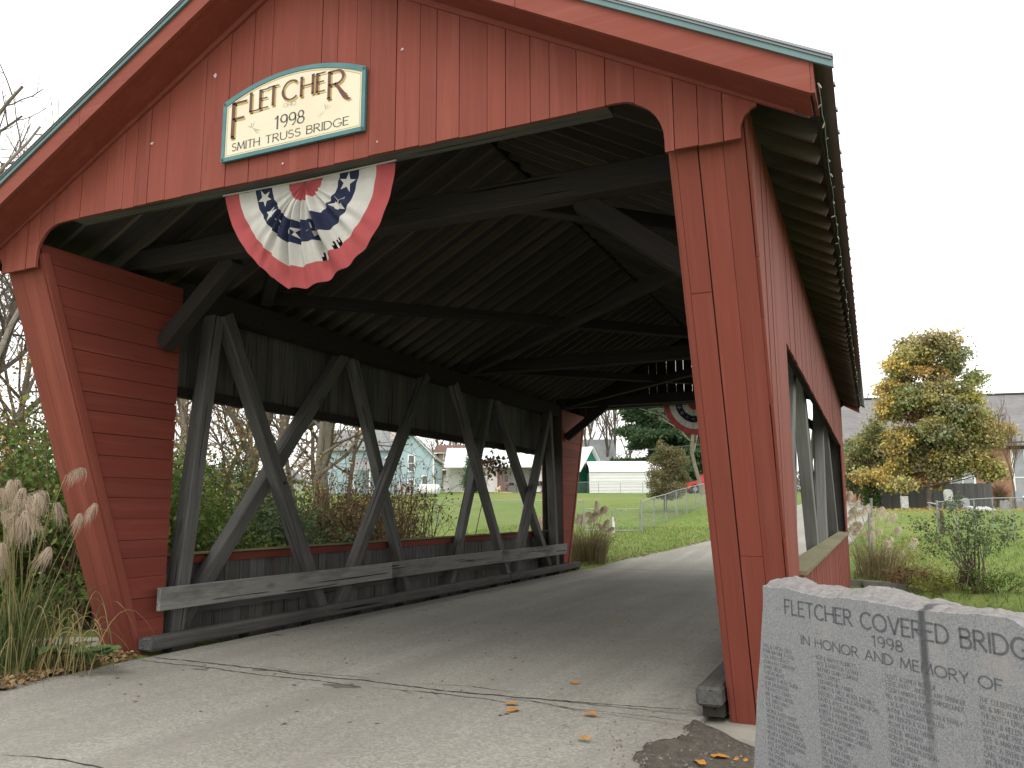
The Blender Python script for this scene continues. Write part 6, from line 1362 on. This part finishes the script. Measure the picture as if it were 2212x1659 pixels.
chain_fence('chain_link_fence', 'chain link fence climbing along the far road', along(gA, gB, 6)+along(gB, gB2, 4)[1:], 1.22)
lA = PD(*c2(465, 1480), 35.5); lB = PD(*c1(500, 1500), 38); chain_fence('chain_link_fence', 'chain link fence across the lawn seen through the truss', along(lA, lB, 5), 1.15, pitch=.09)
bA = PD(*c2(380, 1195), 71); bB = PD(*c2(1480, 1195), 69); chain_fence('chain_link_fence', 'distant chain link fence in front of the white metal shed', along(bA, bB, 4), 1.0, pitch=.14, r=.003)
def gate(name, label, ca, cb, d, white=False):
    a, b = PD(*ca, d), PD(*cb, d); za = hz(*((a+b)/2)[:2]); g = empty(name, (a[0], a[1], za), 0, label, 'gate', 'chain link gates'); h0, h1 = za+.06, za+.92
    A = lambda t, z: np.array([*(a+(b-a)*t)[:2], z]); m = MB(); m.tube([A(0, h0), A(0, h1-.08), A(.05, h1), A(.95, h1), A(1, h1-.08), A(1, h0), A(.0, h0)], .02, 6); m.build('gate_frame', STEEL, g); V = []; F = []
    for i in range(-10, 14):
        for sg in (1, -1):
            t0, t1 = i/14, (i+11)/14; z0_, z1_ = (h0, h1) if sg > 0 else (h1, h0)
            if t1 <= 0 or t0 >= 1: continue
            f0, f1 = max(t0, 0), min(t1, 1); p_, q_ = A(f0, z0_+(z1_-z0_)*(f0-t0)/(t1-t0)), A(f1, z0_+(z1_-z0_)*(f1-t0)/(t1-t0)); n0 = len(V); V += [p_+[0, 0, .0017], p_-[0, 0, .0017], q_-[0, 0, .0017], q_+[0, 0, .0017]]; F.append((n0, n0+1, n0+2, n0+3))
    tag(np_mesh('wire_mesh', np.array(V), np.array(F), STEEL, g), kind='stuff')
gate('chain_link_gate', 'left leaf of the chain link gate behind the silver grass', c2(490, 1640), c2(815, 1640), 33.6); gate('chain_link_gate', 'right leaf of the chain link gate beside the end post', c2(850, 1640), c2(1165, 1640), 33.3)
for i, (x, y0_, h_) in enumerate([(828, 1460, .62), (842, 1525, .42)]):
    p = PD(*c2(x, 1640), 33); b = np.array([p[0], p[1], hz(p[0], p[1])]); o = empty('pipe_stake', b, 0, ['taller white pipe stake at the gate', 'shorter white pipe stake at the gate'][i], 'stake'); m = MB(); m.tube([b-[0, 0, .1], b+[0, 0, h_]], .032, 8); m.build('pipe', WHITE, o); m = MB(); m.tube([b+[0, 0, h_], b+[0, 0, h_+.03]], .038, 8); m.build('cap', WHITE, o)
# churchyard fence on the right
rA = PD(*c3(1185, 760), 27); rB = PD(*c3(3000, 760), 27); chain_fence('chain_link_fence', 'chain link fence before the gravestones on the right', along(rA, rB, 8), PD(*c3(1185, 335), 27)[2]-hz(*rA[:2]), pitch=.075)
for i, (x, y0_, d) in enumerate([(360, 300, 24), (328, 365, 24.8)]):
    p = PD(*c3(x, 960), d); b = np.array([p[0], p[1], hz(p[0], p[1])]); t = PD(*c3(x-12, y0_), d); o = empty('steel_post', b, 0, ['taller galvanised post standing alone beside the silver grass', 'shorter galvanised post just behind the taller one'][i], 'post'); m = MB(); m.tube([b-[0, 0, .2], t], .035, 8); m.build('pipe', STEEL, o); m = MB(); m.tube([t, t+[0, 0, .03]], .04, 8); m.build('cap', STEEL, o)
o = empty('wooden_post', rA, 0, 'leaning brown wooden post at the fence corner', 'post'); b = np.array([rA[0]+.1, rA[1], hz(rA[0], rA[1])]); m = MB(); m.tube([b, PD(*c3(1200, 440), 26.9)], [.06, .05], 8); m.build('post_shaft', BARKB, o); m = MB(); m.tube([PD(*c3(1200, 440), 26.9), PD(*c3(1199, 436), 26.9)], .052, 8); m.build('post_top', BARKB, o)

# ================================================================== gravestones
MARB = plain('weathered_marble', (.58, .58, .56), (.30, .31, .30), 7, .85, .15); MARD = plain('dark_headstone', (.20, .20, .205), (.30, .30, .30), 8, .8, .2)
def gravestone(xl, xr, yt, yb, label, top='flat', tilt=0, d=None, mat=MARB, basebox=None, th=.12):
    p = G(*c3((xl+xr)/2, yb), 8) if d is None else PD(*c3((xl+xr)/2, yb), d); dd = float((p-CAMP)@FWD); k = .1771*dd/FPX; w = (xr-xl)*k; h = (yb-yt)*k
    g = empty('gravestone', (p[0], p[1], hz(p[0], p[1])), -YAW+R(8), label, 'gravestone', 'old gravestones on the churchyard lawn'); m = MB()
    if top == 'round': pl = [(-w/2, 0), (w/2, 0), (w/2, h*.72)]+[(w/2*math.cos(a), h*.72+h*.28*math.sin(a)) for a in np.linspace(.15, math.pi-.15, 12)]+[(-w/2, h*.72)]
    elif top == 'broken': pl = [(-w/2, 0), (w/2, 0), (w/2, h*.75), (w*.2, h), (-w*.1, h*.8), (-w/2, h*.9)]
    else: pl = [(-w/2, 0), (w/2, 0), (w/2, h*.97), (w*.45, h), (-w*.45, h), (-w/2, h*.97)]
    c, s = math.cos(tilt), math.sin(tilt); m.prism([(a*c+b*s, -a*s+b*c) for a, b in pl], lambda a, b, e: (a, e, b), -th/2, th/2); z0_ = basebox or 0
    o = m.build('headstone', mat, g, world=False); o.location.z = z0_-.03
    if basebox: lb(g, 'base', MARD, (-w*.65, w*.65, -.2, .2, -.1, basebox))
    return g
gravestone(722, 812, 318, 488, 'square topped white gravestone before the grey fence', d=47); gravestone(1040, 1110, 440, 487, 'low broken gravestone stub beside the fence corner', 'broken', .1, d=46, mat=MARD)
gravestone(1255, 1365, 230, 400, 'tall round topped white gravestone leaning left', 'round', -.08, d=46, basebox=.42); gravestone(1460, 1555, 305, 455, 'smaller round topped grey gravestone behind the wire', 'round', .02, d=48, mat=plain('grey_marble', (.40, .41, .42), (.30, .31, .32), 6, .85))
gravestone(2088, 2205, 262, 385, 'grey gravestone on a dark base before the church foundation', d=46, mat=plain('blue_grey_stone', (.33, .36, .39), None, 5, .8), basebox=.5); gravestone(1935, 2040, 435, 560, 'worn grey gravestone leaning right near the right edge', 'broken', .12, d=39, mat=MARD)
p = PD(*c3(1705, 560), 38); o = empty('grave_slab', (p[0], p[1], hz(p[0], p[1])), -YAW+R(4), 'fallen white grave slab lying on the grass', 'gravestone', 'old gravestones on the churchyard lawn'); m = MB(); m.add([(-.5, -.35, 0), (.5, -.35, 0), (.5, .35, 0), (-.5, .35, 0), (-.5, -.35, .08), (.5, -.35, .06), (.5, .35, .2), (-.5, .35, .22)], [(3, 2, 1, 0), (4, 5, 6, 7), (0, 1, 5, 4), (1, 2, 6, 5), (2, 3, 7, 6), (3, 0, 4, 7)]); m.build('slab', MARB, o, world=False); lb(o, 'rubble', MARD, (-.3, .2, -.05, .3, -.05, .02))
p = PD(*c3(1100, 410), 45.5); o = empty('grave_slab', (p[0], p[1], hz(p[0], p[1])), -YAW, 'thin white slab propped on the low gravestone stub', 'gravestone', 'old gravestones on the churchyard lawn'); m = MB(); m.beam((-.22, 0, .38), (.22, 0, .30), .25, .05); m.build('slab', MARB, o, world=False); lb(o, 'prop', MARD, (-.2, -.14, -.05, .05, 0, .35))
# curved retaining wall on the right bank
wall = empty('retaining_wall', (-.2, 21.0, -.5), 0, 'low curved concrete retaining wall behind the stone', 'wall'); tp = [(45, 1285), (247, 1287), (252, 1290), (490, 1303), (650, 1322), (800, 1348), (950, 1396), (1080, 1445), (1250, 1502), (1400, 1570), (1600, 1660)]
W_ = [PA(*c3(x, y), 1, 21.0-.00008*x) for x, y in tp]; W_[0][1] += .12; W_[1][1] += .12; 
for i, (a, b) in enumerate(zip(W_[:-1], W_[1:])):
    if i == 1: continue
    V = []
    for p in (a, b): V += [(p[0], p[1]-.14, p[2]-1.8), (p[0], p[1]+.14, p[2]-1.8), (p[0], p[1]+.14, p[2]), (p[0], p[1]-.14, p[2])]
    mesh_obj('wall_block', V, [(0, 1, 2, 3)[::-1], (4, 5, 6, 7), (3, 2, 6, 7), (0, 3, 7, 4), (1, 5, 6, 2), (0, 4, 5, 1)], CONCD, wall)

# ================================================================== dog, wires
dp = PD(*cP(270, 1035), 66); dog = empty('dog', (dp[0], dp[1], hz(dp[0], dp[1])), -YAW+R(70), 'pale tan dog with red collar standing on the lawn', 'dog')
me = bpy.data.meshes.new('dog_body'); sk = [((0, 0, .42), .12), ((.25, 0, .44), .14), ((.38, 0, .52), .09), ((.47, 0, .62), .075), ((.58, 0, .63), .05), ((.65, 0, .61), .035), ((-.25, 0, .43), .11), ((-.38, 0, .46), .04), ((-.5, 0, .58), .02),
      ((.27, .09, .3), .055), ((.25, .09, .15), .035), ((.27, .09, .01), .03), ((.27, -.09, .3), .055), ((.25, -.09, .15), .035), ((.27, -.09, .01), .03), ((-.27, .09, .32), .075), ((-.33, .09, .17), .035), ((-.29, .09, .01), .03), ((-.27, -.09, .32), .075), ((-.33, -.09, .17), .035), ((-.29, -.09, .01), .03), ((.44, .06, .70), .02), ((.44, -.06, .70), .02)]
me.from_pydata([s[0] for s in sk], [(0, 1), (1, 2), (2, 3), (3, 4), (4, 5), (0, 6), (6, 7), (7, 8), (1, 9), (9, 10), (10, 11), (1, 12), (12, 13), (13, 14), (6, 15), (15, 16), (16, 17), (6, 18), (18, 19), (19, 20), (3, 21), (3, 22)], [])
ob = bpy.data.objects.new('dog_body', me); link(ob); ob.parent = dog; md = ob.modifiers.new('skin', 'SKIN'); md.use_smooth_shade = True
for i, s in enumerate(sk): me.skin_vertices[0].data[i].radius = (s[1], s[1])
me.skin_vertices[0].data[0].use_root = True; ob.modifiers.new('sub', 'SUBSURF').levels = 1; ob.modifiers['sub'].render_levels = 1; me.materials.append(plain('tan_fur', (.48, .36, .22), (.58, .48, .34), 8, .9))
m = MB(); m.tube([(.36, 0, .50), (.40, 0, .55)], .105, 10); m.build('collar', REDL, dog, world=False)
def wire(label, a, b, sag, r=.012):
    a, b = np.array(a), np.array(b); t = np.linspace(0, 1, 24)[:, None]; P = a+(b-a)*t-np.array([0, 0, sag])*4*t*(1-t); o = tubes('overhead_wire', [(P, r)], plain('wire_'+str(len(MAT)), (.20, .20, .21), None, 5, .6), None, 5); return tag(o, label, 'wire', 'overhead wires')
wire('lower overhead wire crossing the sky right of the eave', PD(1500, 545, 60), PD(2700, 532, 70), .3, .011); wire('upper faint overhead wire right of the eave', PD(1500, 405, 85), PD(2700, 378, 95), .3, .009)
wire('pale service wire in front of the pine, upper', PD(*c2(1000, 60), 70), PD(*c2(2600, 420), 55), .2, .013); wire('pale service wire running to the grey roofed house', PD(*c2(700, 640), 90), PD(*c2(2700, 430), 60), .3, .016)
# far tree line closing the horizon, beyond what can be told apart
P = []; 
for _ in range(26000):
    a = rng.uniform(-1.15, .75); dd = rng.uniform(150, 210); x, y = math.sin(a)*dd, math.cos(a)*dd; P.append((x, y, hz(x, y)+abs(rng.normal(0, 3.2))*(1+.5*math.sin(a*37)+.3*math.sin(a*91))+.2))
P = np.array(P); D = unit(len(P))*[1, 1, .6]+[0, 0, .6]; D /= np.linalg.norm(D, axis=1, keepdims=True)
tag(quads_cloud('distant_wood', P, D, .25, 2.2, leaf_mat('far_wood', (.14, .12, .095), (.17, .145, .11), (.13, .13, .08), .1), None), 'distant leafless wood along the horizon', 'wood', kind='stuff')
